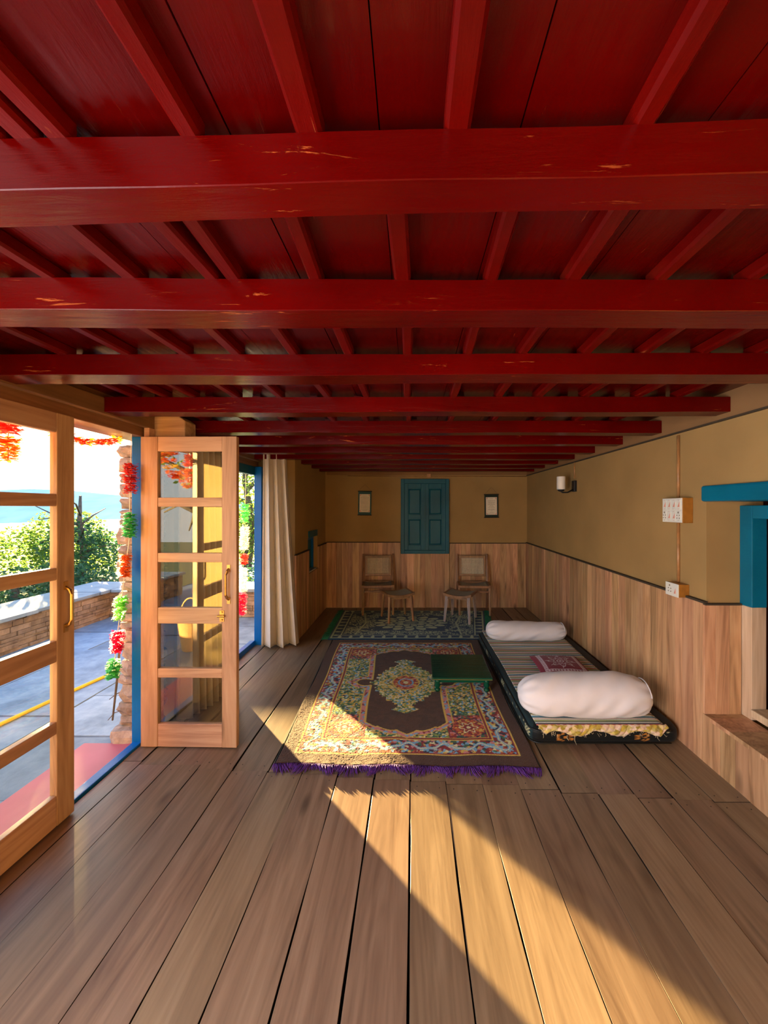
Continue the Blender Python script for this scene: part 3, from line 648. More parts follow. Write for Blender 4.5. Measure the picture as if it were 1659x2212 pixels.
# ------------------------------------------------------------------ rugs
def hashn(ix, iy, k=0):
    h = np.sin(ix*127.1+iy*311.7+k*74.7)*43758.5453; return h-np.floor(h)
def cellnoise(a, b, s, k=0):
    """jittered cell id at spacing s"""
    gx, gy = a/s, b/s
    ix, iy = np.floor(gx), np.floor(gy); best = np.full(a.shape, 9.); bid = np.zeros(a.shape)
    for dx in (-1,0,1):
        for dy in (-1,0,1):
            cx, cy = ix+dx, iy+dy; px = cx+hashn(cx,cy,k); py = cy+hashn(cx,cy,k+5)
            d = (gx-px)**2+(gy-py)**2; m = d < best; best = np.where(m, d, best); bid = np.where(m, hashn(cx,cy,k+9), bid)
    return bid, np.sqrt(best)
def pick(idv, pal):
    pal = np.array(pal); return pal[np.clip((idv*len(pal)).astype(int), 0, len(pal)-1)]
def put(col, mask, c): col[mask] = c
BR = srgb(74,42,26); YE = srgb(228,196,90); MA = srgb(140,30,44); LB = srgb(125,190,228); NV = srgb(22,34,66); GR = srgb(50,112,84); PK = srgb(214,140,145); CR = srgb(235,232,185); OR = srgb(205,95,48); TG = srgb(140,165,80)
def near_rug():
    Wd, Ln = 1.46, 2.0; n, m = 420, 310
    t, s = np.meshgrid(np.linspace(0,1,n), np.linspace(0,1,m), indexing='ij')
    a, b = s*Wd, t*Ln                              # metres from left, from the front
    ea = np.minimum(a, Wd-a); eb = np.minimum(b, Ln-b); ed = np.minimum(ea*1.0, eb*.9)
    col = np.zeros(a.shape+(3,)); col[:] = BR
    wob = .006*np.sin(a*60)+.006*np.sin(b*55)
    c1, d1 = cellnoise(a, b, .018, 1); c2, d2 = cellnoise(a, b, .013, 2); c3, _ = cellnoise(a, b, .03, 3)
    multi = pick(c1, [MA, NV, LB, YE, MA, GR, PK, CR, NV, MA, OR, LB])
    field = pick(c2, [GR, YE, TG, NV, CR, GR, YE, LB, GR, TG])
    border = ed > .085; col = np.where(border[...,None], multi, col)
    # wavy ribbon in the outer border
    along = np.where(ea*1.0 < eb*.9, b, a); rb = .155+.022*np.sin(along*28)+.008*np.sin(along*61)
    put(col, border & (np.abs(ed-rb) < .011), LB); put(col, border & (np.abs(ed-rb) < .0035), CR)
    # small diamonds between
    dm = (np.abs(((along*9.5) % 1)-.5)*.11 + np.abs(ed-.115)) ; put(col, border & (dm < .012), MA); put(col, border & (dm < .005), CR)
    for q, c, wd in ((.088, YE, .005), (.098, MA, .005), (.212, YE, .005), (.222, MA, .006), (.232, YE, .0035)): put(col, np.abs(ed-q+wob*0) < wd, c)
    inner = ed > .236; col = np.where(inner[...,None], field, col)
    # corner squares with red rosettes
    for ca in (.335, Wd-.335):
        for cb_ in (.37, Ln-.37):
            sq = inner & (np.abs(a-ca) < .13) & (np.abs(b-cb_) < .14); rad = np.hypot(a-ca, b-cb_); th = np.arctan2(b-cb_, a-ca)
            col = np.where(sq[...,None], pick(c1, [MA, OR, PK, MA, NV, OR, PK, GR]), col)
            put(col, sq & (np.abs(rad-.108-.006*np.sin(th*8)) < .004), NV)
            put(col, sq & (rad < .10), OR); rmask = sq & (rad < .10); col = np.where(rmask[...,None], pick(c2, [OR, MA, OR, YE, OR, MA]), col)
            put(col, sq & (np.abs(rad-.045-.014*np.cos(th*6)) < .006), CR); put(col, sq & (rad < .03), MA); put(col, sq & (rad < .014), CR)
            put(col, inner & (((np.abs(np.abs(a-ca)-.13) < .004) & (np.abs(b-cb_) < .142)) | ((np.abs(np.abs(b-cb_)-.14) < .004) & (np.abs(a-ca) < .132))), MA)
    # brown field with scalloped ends and side lobes
    xx = a-Wd/2; yy = b-Ln/2; ax_, ay_ = np.abs(xx), np.abs(yy)
    def body(g):
        hy = .60 + .085*np.maximum(0, 1-ax_/.24) + .020*np.abs(np.cos(ax_*26)) + g - np.where(ax_ > .20, (ax_-.20)*.7, 0)
        core = (ax_ < .262+g) & (ay_ < hy)
        lobe = (np.hypot((ax_-.315)/1.15, yy/1.0) < .055+g) | ((ax_ < .40+g*1.6) & (ay_ < (.40+g*1.6-ax_)*.35+g*.3)) 
        return core | lobe
    o1, o2, o3, o4 = body(.048), body(.040), body(.012), body(0)
    put(col, o1, YE); col = np.where(o2[...,None], pick(c1, [PK, PK, MA, LB, PK]), col); put(col, o3, YE); put(col, o4, BR)
    brv = pick(c3, [BR, tuple(c*.75 for c in BR), tuple(c*1.15 for c in BR)]); col = np.where(o4[...,None], brv, col)
    # central medallion
    step = np.round(ay_/.028)*.028
    w_ = np.where(step < .06, .285-step*1.2, np.where(step < .34, .245*(1-((step-.0)/.40)**2.0)+.012*np.cos(step*90), 0))
    med = ((ax_ < w_) & (ay_ < .36)) | (np.abs(xx)/.10+np.abs(ay_-.415)/.055+0 < 1.0) | ((ax_ < .05) & (ay_ < .41)) | (np.hypot(xx/.9, (ay_-.40)*1.6) < .075)
    col = np.where(med[...,None], pick(c2, [CR, TG, YE, GR, TG, LB, CR, GR, YE]), col)
    dia = (ax_/.26+ay_/.30); put(col, med & (np.abs(dia-.72) < .03), YE); put(col, med & (np.abs(dia-.55) < .02), NV)
    oval = np.maximum(ax_/.10, ay_/.12); ov = np.hypot(xx/.10, yy/.12)
    put(col, ov < 1.08, YE); col = np.where((ov < .98)[...,None], pick(c1, [OR, MA, PK, MA, YE, OR]), col); put(col, np.abs(ov-.55) < .06, LB); put(col, ov < .2, CR)
    # real outline: front-left, front-right, back-right, back-left
    P = np.array([(-.745, 2.085), (.690, 2.055), (.695, 4.05), (-.835, 4.05)])
    def lerp(p, q, k): return p[None,None]*(1-k[...,None])+q[None,None]*k[...,None]
    g = lerp(P[0], P[1], s)*(1-t[...,None]) + lerp(P[3], P[2], s)*t[...,None]
    g[...,1] += .006*np.sin(s*17)*(1-t)**4; g[...,0] += .005*np.sin(t*14)
    z = .013 + .0015*np.sin(a*23+b*9)*np.sin(b*17) + .004*np.exp(-eb/.02)*np.sin(a*38)**2 + .0015*hashn(np.floor(a*260), np.floor(b*260))
    z = np.where((ea < 1e-6) | (eb < 1e-6), .002, z)
    lo = (0, 2.07, .002)
    r = empty('patterned_rug', lo, label='large brown patterned rug with star medallion and purple fringe on the plank floor', cat='rug')
    grid_mesh('pile', g[...,0]-lo[0], g[...,1]-lo[1], z-lo[2], col, M_rug, parent=r)
    f = MB(); rr = random.Random(4)
    for k in range(620):
        u = k/619+rr.uniform(-.001,.001); x = P[0][0]*(1-u)+P[1][0]*u; y = P[0][1]*(1-u)+P[1][1]*u+.006*math.sin(u*17)
        l = rr.uniform(.030, .060)*(1+.35*math.sin(u*70)); sw = .5*math.sin(u*43)+rr.uniform(-.35,.35)
        pts = [(x-lo[0], y-lo[1]+.006, .010), (x-lo[0]+sw*l*.2, y-lo[1]-l*.35, .012+rr.uniform(0,.008)), (x-lo[0]+sw*l*.6, y-lo[1]-l*.7, .006+rr.uniform(0,.004)), (x-lo[0]+sw*l, y-lo[1]-l, .002)]
        f.tube(pts, [.0022,.0026,.0022,.0008], 4, t=rr.random(), caps=False)
    f.build('front_fringe', M_purple, r, smooth=True)
    mb_ = flat('dark_binding', (.015,.02,.02), rough=.9)
    for pa, pb in ((P[0], P[3]), (P[1], P[2])): MB().tube([(pa[0]-lo[0], pa[1]-lo[1], .006), (pb[0]-lo[0], pb[1]-lo[1], .006)], .006, 6).build('side_binding', mb_, r)
near_rug()
def far_rug():
    Wd, Ln = 1.72, 1.15; n, m = 240, 360
    t, s = np.meshgrid(np.linspace(0,1,n), np.linspace(0,1,m), indexing='ij'); a, b = s*Wd, t*Ln
    ea, eb = np.minimum(a, Wd-a), np.minimum(b, Ln-b); ed = np.minimum(ea, eb)
    TE, CRm = srgb(0,70,105), srgb(180,205,175)
    col = np.zeros(a.shape+(3,)); col[:] = TE
    c2, d2 = cellnoise(a, b, .020, 12); c4, d4 = cellnoise(a, b, .05, 14)
    put(col, (np.abs(ed-.03) < .009) | (np.abs(ed-.125) < .009), CRm)
    al = np.where(ea < eb, b, a); band = (ed > .04) & (ed < .118)
    put(col, band & (np.abs(((al/.12) % 1)-.5) > .38+.05*np.sin(ed*70)), CRm)
    xx, yy = a-Wd/2, b-Ln/2; fld = ed > .145
    # ornament in the ends
    ends = fld & ((np.abs(xx) > .40) | (np.abs(yy) > .30))
    put(col, ends & (d2 < .42) & (c4 > .25), CRm)
    put(col, fld & (np.abs(np.abs(xx)-.52-.15*np.abs(yy)) < .010), CRm); put(col, fld & (np.abs(np.abs(yy)*1.5+np.abs(xx)*.45-.66) < .012), CRm)
    # flower in the middle
    rr_ = np.hypot(xx/1.45, yy/1.0)/.27; th = np.arctan2(yy, xx/1.45)
    for R0, R1, npet, ph in ((.72,1.12,16,0), (.46,.80,12,.26), (.26,.52,10,0)):
        pet = R0+(R1-R0)*np.abs(np.cos(th*npet/2+ph))**.6
        put(col, (rr_ < pet), CRm); put(col, (np.abs(rr_-pet) < .035), TE); put(col, (rr_ < R1) & (rr_ > R0*.8) & (np.abs(np.sin(th*npet/2+ph)) > .97), TE)
    put(col, rr_ < .24, TE); put(col, (rr_ < .18) & (((a*90).astype(int)+(b*90).astype(int)) % 2 == 0), CRm)
    P = np.array([(-.895, 4.085), (.80, 4.085), (.99, 5.22), (-.925, 5.24)])
    def lerp(p, q, k): return p[None,None]*(1-k[...,None])+q[None,None]*k[...,None]
    g = lerp(P[0], P[1], s)*(1-t[...,None]) + lerp(P[3], P[2], s)*t[...,None]
    z = .010 + .0012*np.sin(a*19+b*7) + .001*hashn(np.floor(a*200), np.floor(b*200)); z = np.where(ed < 1e-6, .002, z)
    lo = (0, 4.1, .002); r = empty('patterned_rug', lo, label='teal and cream rug with a large flower, lying under the chairs', cat='rug')
    grid_mesh('pile', g[...,0]-lo[0], g[...,1]-lo[1], z-lo[2], col, M_rug, parent=r)
    rr = random.Random(9)
    for side, pa, pb in ((-1, P[0], P[3]), (1, P[1], P[2])):
        f = MB()
        for k in range(230):
            u = k/229; x = pa[0]*(1-u)+pb[0]*u; y = pa[1]*(1-u)+pb[1]*u; l = rr.uniform(.055,.085)
            f.tube([(x-lo[0]-side*.004, y-lo[1], .008), (x-lo[0]+side*l*.5, y-lo[1]+rr.uniform(-.01,.01), .008), (x-lo[0]+side*l, y-lo[1]+rr.uniform(-.02,.02), .002)], [.0024,.0026,.001], 4, t=rr.random(), caps=False)
        f.build('side_fringe', M_tfringe, r, smooth=True)
far_rug()

# ------------------------------------------------------------------ mattress, blanket, bolsters, cushion
def mattress():
    x0, x1, y0, y1, h = .708, 1.590, 2.27, 4.07, .105
    nr, nc = 40, 400                                     # rings from bottom centre to top centre
    hw, hl = (x1-x0)/2, (y1-y0)/2; cx, cy = (x0+x1)/2, (y0+y1)/2
    prof = [(0, 0), (.5, 0), (.9, 0)] + [(1+(math.sin(q)-1)*.045, .04-math.cos(q)*.04) for q in np.linspace(0, PI/2, 9)[1:]] + [(1, z) for z in np.linspace(.04, h-.035, 12)[1:]] + [(1+(math.cos(q)-1)*.045, h-.035+math.sin(q)*.035) for q in np.linspace(0, PI/2, 9)[1:]] + [(.85, h+.001), (.6, h+.003), (.3, h+.004), (0, h+.005)]
    n = len(prof); Xa = np.zeros((n,nc)); Ya = Xa.copy(); Za = Xa.copy(); col = np.zeros((n,nc,3))
    BK = (.006,.009,.011); TL = (.010,.030,.038); GO = srgb(190,130,60); CRm = srgb(190,190,150)
    for j in range(nc):
        # rounded rectangle perimeter, parametrised by length
        per = 2*(2*hw+2*hl); d = per*j/nc; rc = .06
        if d < 2*hw: px, py = -hw+d, -hl; side = 'f'; u = d
        elif d < 2*hw+2*hl: px, py = hw, -hl+(d-2*hw); side = 'r'; u = 0
        elif d < 4*hw+2*hl: px, py = hw-(d-2*hw-2*hl), hl; side = 'b'; u = 0
        else: px, py = -hw, hl-(d-4*hw-2*hl); side = 'l'; u = hl-py
        ix, iy = max(-hw+rc, min(hw-rc, px)), max(-hl+rc, min(hl-rc, py)); vx, vy = px-ix, py-iy; l = math.hypot(vx, vy)
        if l > rc: px, py = ix+vx/l*rc, iy+vy/l*rc
        for i, (k, z) in enumerate(prof):
            bul = 1+.012*math.sin(z/h*PI)
            Xa[i,j] = px*k*bul; Ya[i,j] = py*k*(1+.004*math.sin(z/h*PI)); Za[i,j] = z + (.002*math.sin(px*14)*math.sin(py*9) if z > h-.01 else 0)
            c = BK
            if side == 'f':
                for fx, fr_ in ((.18,.022), (.235,.015), (.62,.015), (.67,.022)):
                    dr_ = math.hypot(u-fx, z-.048); an = math.atan2(z-.048, u-fx)
                    if abs(dr_-fr_*(.62+.38*abs(math.cos(an*2.5)))) < .0035 or dr_ < .004: c = GO
                if math.hypot(u-.115, z-.075) < .005 or math.hypot(u-.80, z-.075) < .005: c = CRm
            if side == 'l':
                c = TL
                if abs(((u/.085) % 1)-.5)*.085 < .006 and abs(z-(.070 if int(u/.085) % 2 else .045)) < .006: c = CRm
                if .45 < (u % .62) < .53 and abs(z-.055) < .022 and math.sin(u*260)*math.sin(z*300) > -.2: c = CRm
            col[i,j] = c
    r = empty('mattress', (cx, cy, .001), label='low black floral floor mattress along the right wall', cat='mattress')
    grid_mesh('body', Xa, Ya, Za, col, M_satin, parent=r, wrap=True)
    t = MB()
    ring = []
    for zz in (h-.018, .016):
        pts = [(-hw-.006, hl-.06, zz)]
        for k in range(13): q = PI+PI/2*k/12; pts.append((-hw+.06+.066*math.cos(q), -hl+.06+.066*math.sin(q), zz))
        pts += [(hw-.06, -hl-.006, zz)]
        t.tube(pts, .0045, 6)
    t.build('piping', flat('black_piping', (.006,.01,.012), rough=.5), r, smooth=True)
    return cx, cy, h
mcx, mcy, mh = mattress()
def blanket():
    x0, x1, y0, y1 = .742, 1.500, 2.275, 4.03; n, m = 520, 90; top = .1165
    t, s = np.meshgrid(np.linspace(0,1,n), np.linspace(0,1,m), indexing='ij')
    y = y0+(y1-y0)*t; x = x0+(x1-x0)*s + .010*np.sin(t*9)*(s-.3)
    z = top + .0022*np.sin(s*9+t*30)*np.sin(t*19) + .0015
    z = np.where(s > .985, z-.004, z)
    D, R, G, W, O, B = srgb(12,45,70), srgb(205,105,95), srgb(150,160,105), srgb(215,222,212), srgb(140,122,60), srgb(80,140,165)
    seq = [(R,.010),(D,.008),(W,.012),(D,.004),(G,.018),(W,.010),(R,.005),(W,.008),(D,.007),(B,.016),(W,.012),(O,.014),(D,.005),(W,.010),(R,.009),(W,.012),(D,.009),(G,.020),(O,.010)]
    tot = sum(w_ for _, w_ in seq); pos = (y-y0) % tot; col = np.zeros(x.shape+(3,)); acc = 0
    for c, w_ in seq:
        col[(pos >= acc) & (pos < acc+w_)] = c; acc += w_
    r = empty('striped_blanket', (x0, y0, top), label='striped woven blanket spread over the black mattress', cat='blanket')
    o = grid_mesh('cloth', x-x0, y-y0, z-top, col, M_cloth, parent=r)
    sm = o.modifiers.new('t', 'SOLIDIFY'); sm.thickness = .004; sm.offset = 1
    # crumpled raw edge hanging over the front of the mattress
    n, m = 26, 260; v, s = np.meshgrid(np.linspace(0,1,n), np.linspace(0,1,m), indexing='ij')
    drop = .044+.017*np.cos(s*2*PI*3.1+.4)+.002*np.sin(s*41); drop *= np.clip(np.minimum(s/.06, (1-s)/.05), .25, 1)
    x = x0+.005+(x1-x0)*s; yy = y0-.004-.020*np.sin(v*PI*.9)-.004*np.sin(s*60+v*5)*v-.003*np.sin(s*131+v*9)
    zz = top+.003-drop*v
    c4, d4 = cellnoise(s*.35, v*.05+.004*np.sin(s*30), .012, 31)
    col = pick(c4, [srgb(215,195,140), srgb(190,165,70), srgb(220,190,165), srgb(200,185,110), srgb(225,205,185), srgb(170,150,60)]); col[v > .93] = srgb(225,200,175)
    o = grid_mesh('raw_edge', x-x0, yy-y0, zz-top, col, M_yfringe, parent=r)
    sm = o.modifiers.new('t', 'SOLIDIFY'); sm.thickness = .004; sm.offset = 1
    f = MB(); rr = random.Random(6)
    for k in range(70):
        u = rr.random(); xx = .01+(x1-x0)*u*.98; v0 = rr.uniform(.1,.9); dz = -.05*v0; l = rr.uniform(.01,.03); sx = rr.uniform(-.02,.02)
        f.tube([(xx, -.022, dz), (xx+sx*.5, -.032, dz-l*.4), (xx+sx, -.026, dz-l*.8*rr.random())], .0009, 4, t=rr.random(), caps=False)
    for xx, l in ((.215,.055),(.17,.03),(.70,.03)):
        f.tube([(xx, -.024, -.045), (xx-.004, -.03, -.045-l*.5), (xx+.008, -.030, -.045-l)], .0014, 4)
    f.build('loose_threads', M_thread, r, smooth=True)
blanket()
def bolster(cx, cy, z0, ln, dia, rz, label, flatten=.86, seed=0, ry=0):
    n, m = 90, 64; rr = random.Random(seed); R = dia/2; hl = ln/2
    u, v = np.meshgrid(np.linspace(-1,1,n), np.linspace(0, 2*PI, m, endpoint=False), indexing='ij')
    p = 3.4; prof = R*(1-np.abs(u)**(p+2))**(1/2.3); prof = np.where(np.abs(u) > .999, .002, prof)
    wr_ = .020*np.sin(v*9+u*3)*np.clip((np.abs(u)-.70)/.3, 0, 1)*(1-np.abs(u)**8)
    wr_ += .0035*np.sin(u*7+v*3+seed)+.0022*np.sin(u*21+v*5)*np.sin(v*2+seed) + .003*np.sin(v*6+u*13)*np.sin(u*4)
    r = prof*(1+wr_/R*.9)
    x = u*hl; y = r*np.cos(v)*1.08; z = r*np.sin(v)*flatten
    zb = -R*flatten*.90; z = np.maximum(z, zb) - zb
    z = z + .012*np.sin(u*2.2+seed)*(z/dia)
    rt = empty('bolster_pillow', (cx, cy, z0), rz, label=label, cat='pillow')
    o = grid_mesh('cover', x, y, z, None, M_cotton, parent=rt, wrap=True)
    s_ = MB()
    s_.tube([(hl*math.sin(k/10*PI/2+0)*.0+hl*.90, (R*.80)*math.cos(q), -zb+(R*.80)*flatten*math.sin(q)) for k, q in enumerate(np.linspace(.3, PI-.3, 16))], .0035, 5)
    s_.build('end_seam', M_cotton, rt, smooth=True)
bolster(1.075, 2.405, .123, .81, .262, -.035, 'large white cotton bolster at the near end of the mattress', flatten=.95, seed=1)
bolster(1.115, 3.75, .123, .78, .215, -.01, 'smaller white cotton bolster at the far end of the mattress', seed=4)
def cushion():
    n = m = 110; s, t = np.meshgrid(np.linspace(-1,1,n), np.linspace(-1,1,m), indexing='ij')
    hw, hl = .195, .20; th = .042
    e_ = np.clip(1-np.maximum(np.abs(s), np.abs(t))**4, 0, 1); prf = ((1-np.abs(s)**3)*(1-np.abs(t)**3))**.5
    MAc, WH, DK = srgb(125,2,48), srgb(205,190,205), srgb(105,5,30)
    col = np.zeros(s.shape+(3,)); col[:] = MAc
    md = np.maximum(np.abs(s), np.abs(t)); al = np.where(np.abs(s) > np.abs(t), t, s)
    fr_ = (np.abs(md-.76) < .055); pat = np.abs(np.sin(al*26)); put(col, fr_ & (pat > .45), WH); put(col, np.abs(md-.70) < .012, WH); put(col, np.abs(md-.82) < .010, WH)
    r_ = np.hypot(s, t); th_ = np.arctan2(t, s)
    put(col, np.abs(r_-.13) < .022, WH); put(col, r_ < .05, WH); put(col, np.abs(r_-.27-.03*np.cos(th_*10)) < .020, WH)
    put(col, np.abs(r_-.42-.10*np.cos(th_*8)) < .022, WH); put(col, (r_ > .36) & (r_ < .50) & (np.abs(np.sin(th_*4)) < .25) & (np.sin(r_*120) > 0), WH)
    put(col, (r_ > .50) & (r_ < .64) & (np.abs(np.sin(th_*4+.4)) < .09), WH)
    pinch = 1-.06*(1-np.abs(s)**2)*0 ; xs = s*hw*(1-.05*(1-t**2)*(np.abs(s) > 0)); ys = t*hl*(1-.05*(1-s**2))
    root = empty('cushion', (X(1208,3.08), 3.06, .1245), -.05, label='maroon square cushion with white embroidery on the striped blanket', cat='cushion')
    topz = th*.42+th*prf+.002*np.sin(s*9)*prf; botz = th*.42-th*.42*prf
    Xc = np.concatenate([xs, xs[::-1]], 0); Yc = np.concatenate([ys, ys[::-1]], 0); Zc = np.concatenate([topz, botz[::-1]], 0)
    cb_ = np.zeros_like(col); cb_[:] = DK
    grid_mesh('cover', Xc, Yc, Zc, np.concatenate([col, cb_], 0), M_cloth, parent=root)
cushion()

# ------------------------------------------------------------------ low table
def low_table():
    r = empty('low_table', (.385, 3.10, .016), -.02, label='low dark green lacquered table standing on the brown rug', cat='table')
    hx, hy = .225, .235
    MB().box(-hx, hx, -hy, hy, .098, .118).build('table_top', M_green, r, bevel=.005)
    MB().box(-hx+.002, hx-.002, -hy-.001, hy+.001, .104, .107).build('gilt_line', flat('gilt', (.25,.20,.04), rough=.4), r)
    a = MB(); i = .03
    a.box(-hx+i, hx-i, -hy+i, -hy+i+.016, .070, .098); a.box(-hx+i, hx-i, hy-i-.016, hy-i, .070, .098); a.box(-hx+i, -hx+i+.016, -hy+i, hy-i, .070, .098); a.box(hx-i-.016, hx-i, -hy+i, hy-i, .070, .098)
    a.build('apron', M_green, r, bevel=.002)
    for sx in (-1, 1):
        for sy in (-1, 1):
            MB().lathe([(.012,0),(.020,.008),(.022,.018),(.012,.028),(.020,.038),(.024,.050),(.018,.064),(.022,.074),(.022,.098)], (sx*(hx-.04), sy*(hy-.04), 0), 18).build('leg', M_green, r, smooth=True)
low_table()

# ------------------------------------------------------------------ chairs and footstools
def cane(mb, x0, x1, z0, z1, y, n, m, r=.0026, curve=0):
    for k in range(n):
        x = x0+(x1-x0)*k/(n-1); mb.box(x-r, x+r, y-.001+curve*0, y+.001, z0, z1)
    for k in range(m):
        z = z0+(z1-z0)*k/(m-1); mb.box(x0, x1, y-.002, y, z-r, z+r)
def chair(loc, rz, label, W=.44):
    """front faces -y"""
    r = empty('cane_chair', loc, rz, label=label, cat='chair', group=None)
    hw = W/2; zs = .40
    # seat frame and slung cane seat
    s = MB()
    for sx in (-1, 1): s.box(sx*(hw-.02)-.016, sx*(hw-.02)+.016, -.24, .20, zs-.035, zs)
    s.box(-hw+.02, hw-.02, -.255, -.225, zs-.035, zs-.004); s.box(-hw+.02, hw-.02, .19, .215, zs-.035, zs-.004)
    so = s.build('seat_frame', M_chair, r, bevel=.004)
    n = 14; Xs, Ys = np.meshgrid(np.linspace(-hw+.03, hw-.03, n), np.linspace(-.235, .20, n), indexing='ij'); Zs = zs-.006-.028*(1-(Xs/(hw-.03))**2)
    st = grid_mesh('seat', Xs, Ys, Zs, None, M_seatcane, parent=r); q = st.modifiers.new('t', 'SOLIDIFY'); q.thickness = .006
    for sx in (-1, 1):
        MB().tube([(sx*(hw-.02), -.235, 0), (sx*(hw-.02), -.215, .2), (sx*(hw-.02), -.20, zs-.03)], [.015,.019,.021], 6).build('leg', M_chair, r)
        MB().tube([(sx*(hw-.012), .28, 0), (sx*(hw-.012), .20, .22), (sx*(hw-.012), .175, zs), (sx*(hw-.012), .235, .62), (sx*(hw-.012), .275, .775)], [.016,.020,.022,.018,.014], 6).build('leg', M_chair, r)
    MB().box(-hw+.03, hw-.03, -.225, -.20, .30, .325).build('stretcher', M_chair, r, bevel=.003)
    # backrest, leaning
    b = empty('backrest', (0, .185, .47), 0); b.parent = r; b.rotation_euler = (-.22, 0, 0)
    f = MB(); bw = hw-.035; h = .285
    f.box(-bw, bw, -.012, .012, h-.030, h+.006); f.box(-bw, bw, -.012, .012, 0, .030); f.box(-bw, -bw+.032, -.012, .012, .03, h-.03); f.box(bw-.032, bw, -.012, .012, .03, h-.03)
    f.build('back_frame', M_chair, b, bevel=.004)
    c = MB(); cane(c, -bw+.032, bw-.032, .030, h-.030, -.006, 17, 13); c.build('cane_weave', M_cane, b)
    return r
def stool(loc, rz, label, paint=M_chair):
    r = empty('footstool', loc, rz, label=label, cat='stool')
    hw, hd, zs = .165, .15, .345
    n = 16; Xs, Ys = np.meshgrid(np.linspace(-hw, hw, n), np.linspace(-hd, hd, n), indexing='ij'); Zs = zs-.022+.024*(Xs/hw)**2
    s = grid_mesh('seat', Xs, Ys, Zs, None, M_seatcane, parent=r); q = s.modifiers.new('t', 'SOLIDIFY'); q.thickness = .006
    for sy in (-1, 1):
        vs = []; fs = []; m = 14
        for k in range(m+1):
            x = -hw-.012+(2*hw+.024)*k/m; z = zs-.024+.026*(x/hw)**2
            for dy in (-.013, .013):
                for dz in (-.026, .004): vs.append((x, sy*hd+dy, z+dz))
        for k in range(m):
            p = k*4; q_ = p+4
            for u, v in ((0,1),(1,3),(3,2),(2,0)): fs.append((p+u, p+v, q_+v, q_+u))
        fs += [(0,1,3,2), (m*4, m*4+2, m*4+3, m*4+1)]
        MB().add(vs, fs).build('curved_rail', M_chair, r)
    for sx in (-1, 1):
        MB().box(sx*hw-.013, sx*hw+.013, -hd, hd, zs-.026, zs+.004).build('side_rail', M_chair, r, bevel=.003)
        for sy in (-1, 1):
            MB().tube([(sx*(hw-.008), sy*(hd+.012), 0), (sx*(hw-.022), sy*(hd-.008), .2), (sx*(hw-.03), sy*(hd-.02), zs-.015)], [.014,.019,.020], 4).build('leg', paint, r)
    for sy in (-1, 1): MB().box(-hw+.03, hw-.03, sy*(hd-.02)-.009, sy*(hd-.02)+.009, zs-.068, zs-.05).build('stretcher', M_chair, r)
    return r
Zr = .0125
c_ = chair((-.45, 5.165, Zr), .08, 'cane-backed wooden chair on the left, below the teal scroll')
stool((-.18, 4.83, Zr), .34, 'small wooden footstool with brown legs in front of the left chair')
c_.scale = (.98, .74, .97)
c_ = chair((.83, 5.15, Zr), -.06, 'cane-backed wooden chair on the right, beside the blue shuttered window')
c_.scale = (.98, .74, .97)
M_palewood = flat('pale_leg', (.46,.40,.40), rough=.4, noise=.1)  # paler, greyer legs for the right stool
stool((.61, 4.80, Zr), -.40, 'small wooden footstool with pale front legs before the right chair', M_palewood)

# ------------------------------------------------------------------ outside: yard, plinth, wall
ZY = -.08
yd = MB(); rr = random.Random(21)
yd.box(-30, -1.62, -12, 45, ZY-.06, ZY-.012, .5)
xs = -9.0
while xs < -1.9:
    wx = rr.uniform(.45, .9); ys = -3.0+rr.uniform(-.3, 0)
    while ys < 8.5:
        wy = rr.uniform(.5, 1.3); e = rr.uniform(.004, .010)
        x1_ = min(xs+wx, -1.66); j = [rr.uniform(-.03, .03) for _ in range(8)]; z = ZY+rr.uniform(-.004, .004)
        if xs > -4.5 or ys > 8.4:
            top = [(xs+e+j[0]*.3, ys+e+j[1]*.3, z), (x1_-e, ys+e+j[3]*.3, z), (x1_-e, ys+wy-e, z), (xs+e, ys+wy-e, z)]
            vs = top+[(a, b_, ZY-.02) for a, b_, _ in top]; yd.add(vs, [(0,1,2,3),(0,4,5,1),(1,5,6,2),(2,6,7,3),(3,7,4,0)], rr.random())
        ys += wy
    xs += wx
yd.build('ground', M_slate, kind='structure', label='blue-grey slate paved courtyard')
MB().box(-1.955, -1.655, .3, 2.295, ZY-.01, .0).build('plinth', M_plinth, kind='structure', bevel=.006, label='red oxide plinth strip outside the door')
ge = MB(); ge.box(-40, -4.55, -12, 60, ZY-.05, ZY-.005, .5); ge.build('garden_ground', M_earth, kind='structure')
# low wall: along y, then turning to the right
def rubble(mb, x0, x1, y0, y1, z0, z1, axis, sd=1, sh=.05, sl=.18):
    r = random.Random(sd); z = z0
    while z < z1-.005:
        h = min(r.uniform(sh*.6, sh*1.3), z1-z); p = y0 if axis == 'y' else x0; pe = y1 if axis == 'y' else x1
        while p < pe-.01:
            l = min(r.uniform(sl*.5, sl*1.6), pe-p); o = r.uniform(-.010, .012); g = .002
            if axis == 'y': mb.box(x0-o, x1+o, p+g, p+l-g, z+g, z+h-g, r.random())
            else: mb.box(p+g, p+l-g, y0-o, y1+o, z+g, z+h-g, r.random())
            p += l
        z += h
lw = empty('garden_wall', (-4.35, 5.2, ZY), label='low dry-stone garden wall with pale slate coping along the yard', cat='wall')
w_ = MB(); w_.box(-.27, .22, -7.2, .35, 0, .34, .2); rubble(w_, -.28, .25, -7.2, .3, 0, .35, 'y', 3); w_.build('stonework', M_rubble, lw)
w_ = MB(); w_.box(.25, 2.6, .0+.04, .42, 0, .34, .2); rubble(w_, .25, 2.6, .02, .45, 0, .35, 'x', 4); w_.build('stonework', M_rubble, lw)
w_ = MB(); r = random.Random(3); y = -7.2
while y < .5:
    l = min(r.uniform(.45, .9), .52-y); w_.box(-.36, .31+r.uniform(-.02,.02), y+.004, y+l-.004, .35, .385+r.uniform(0,.008), r.random()); y += l
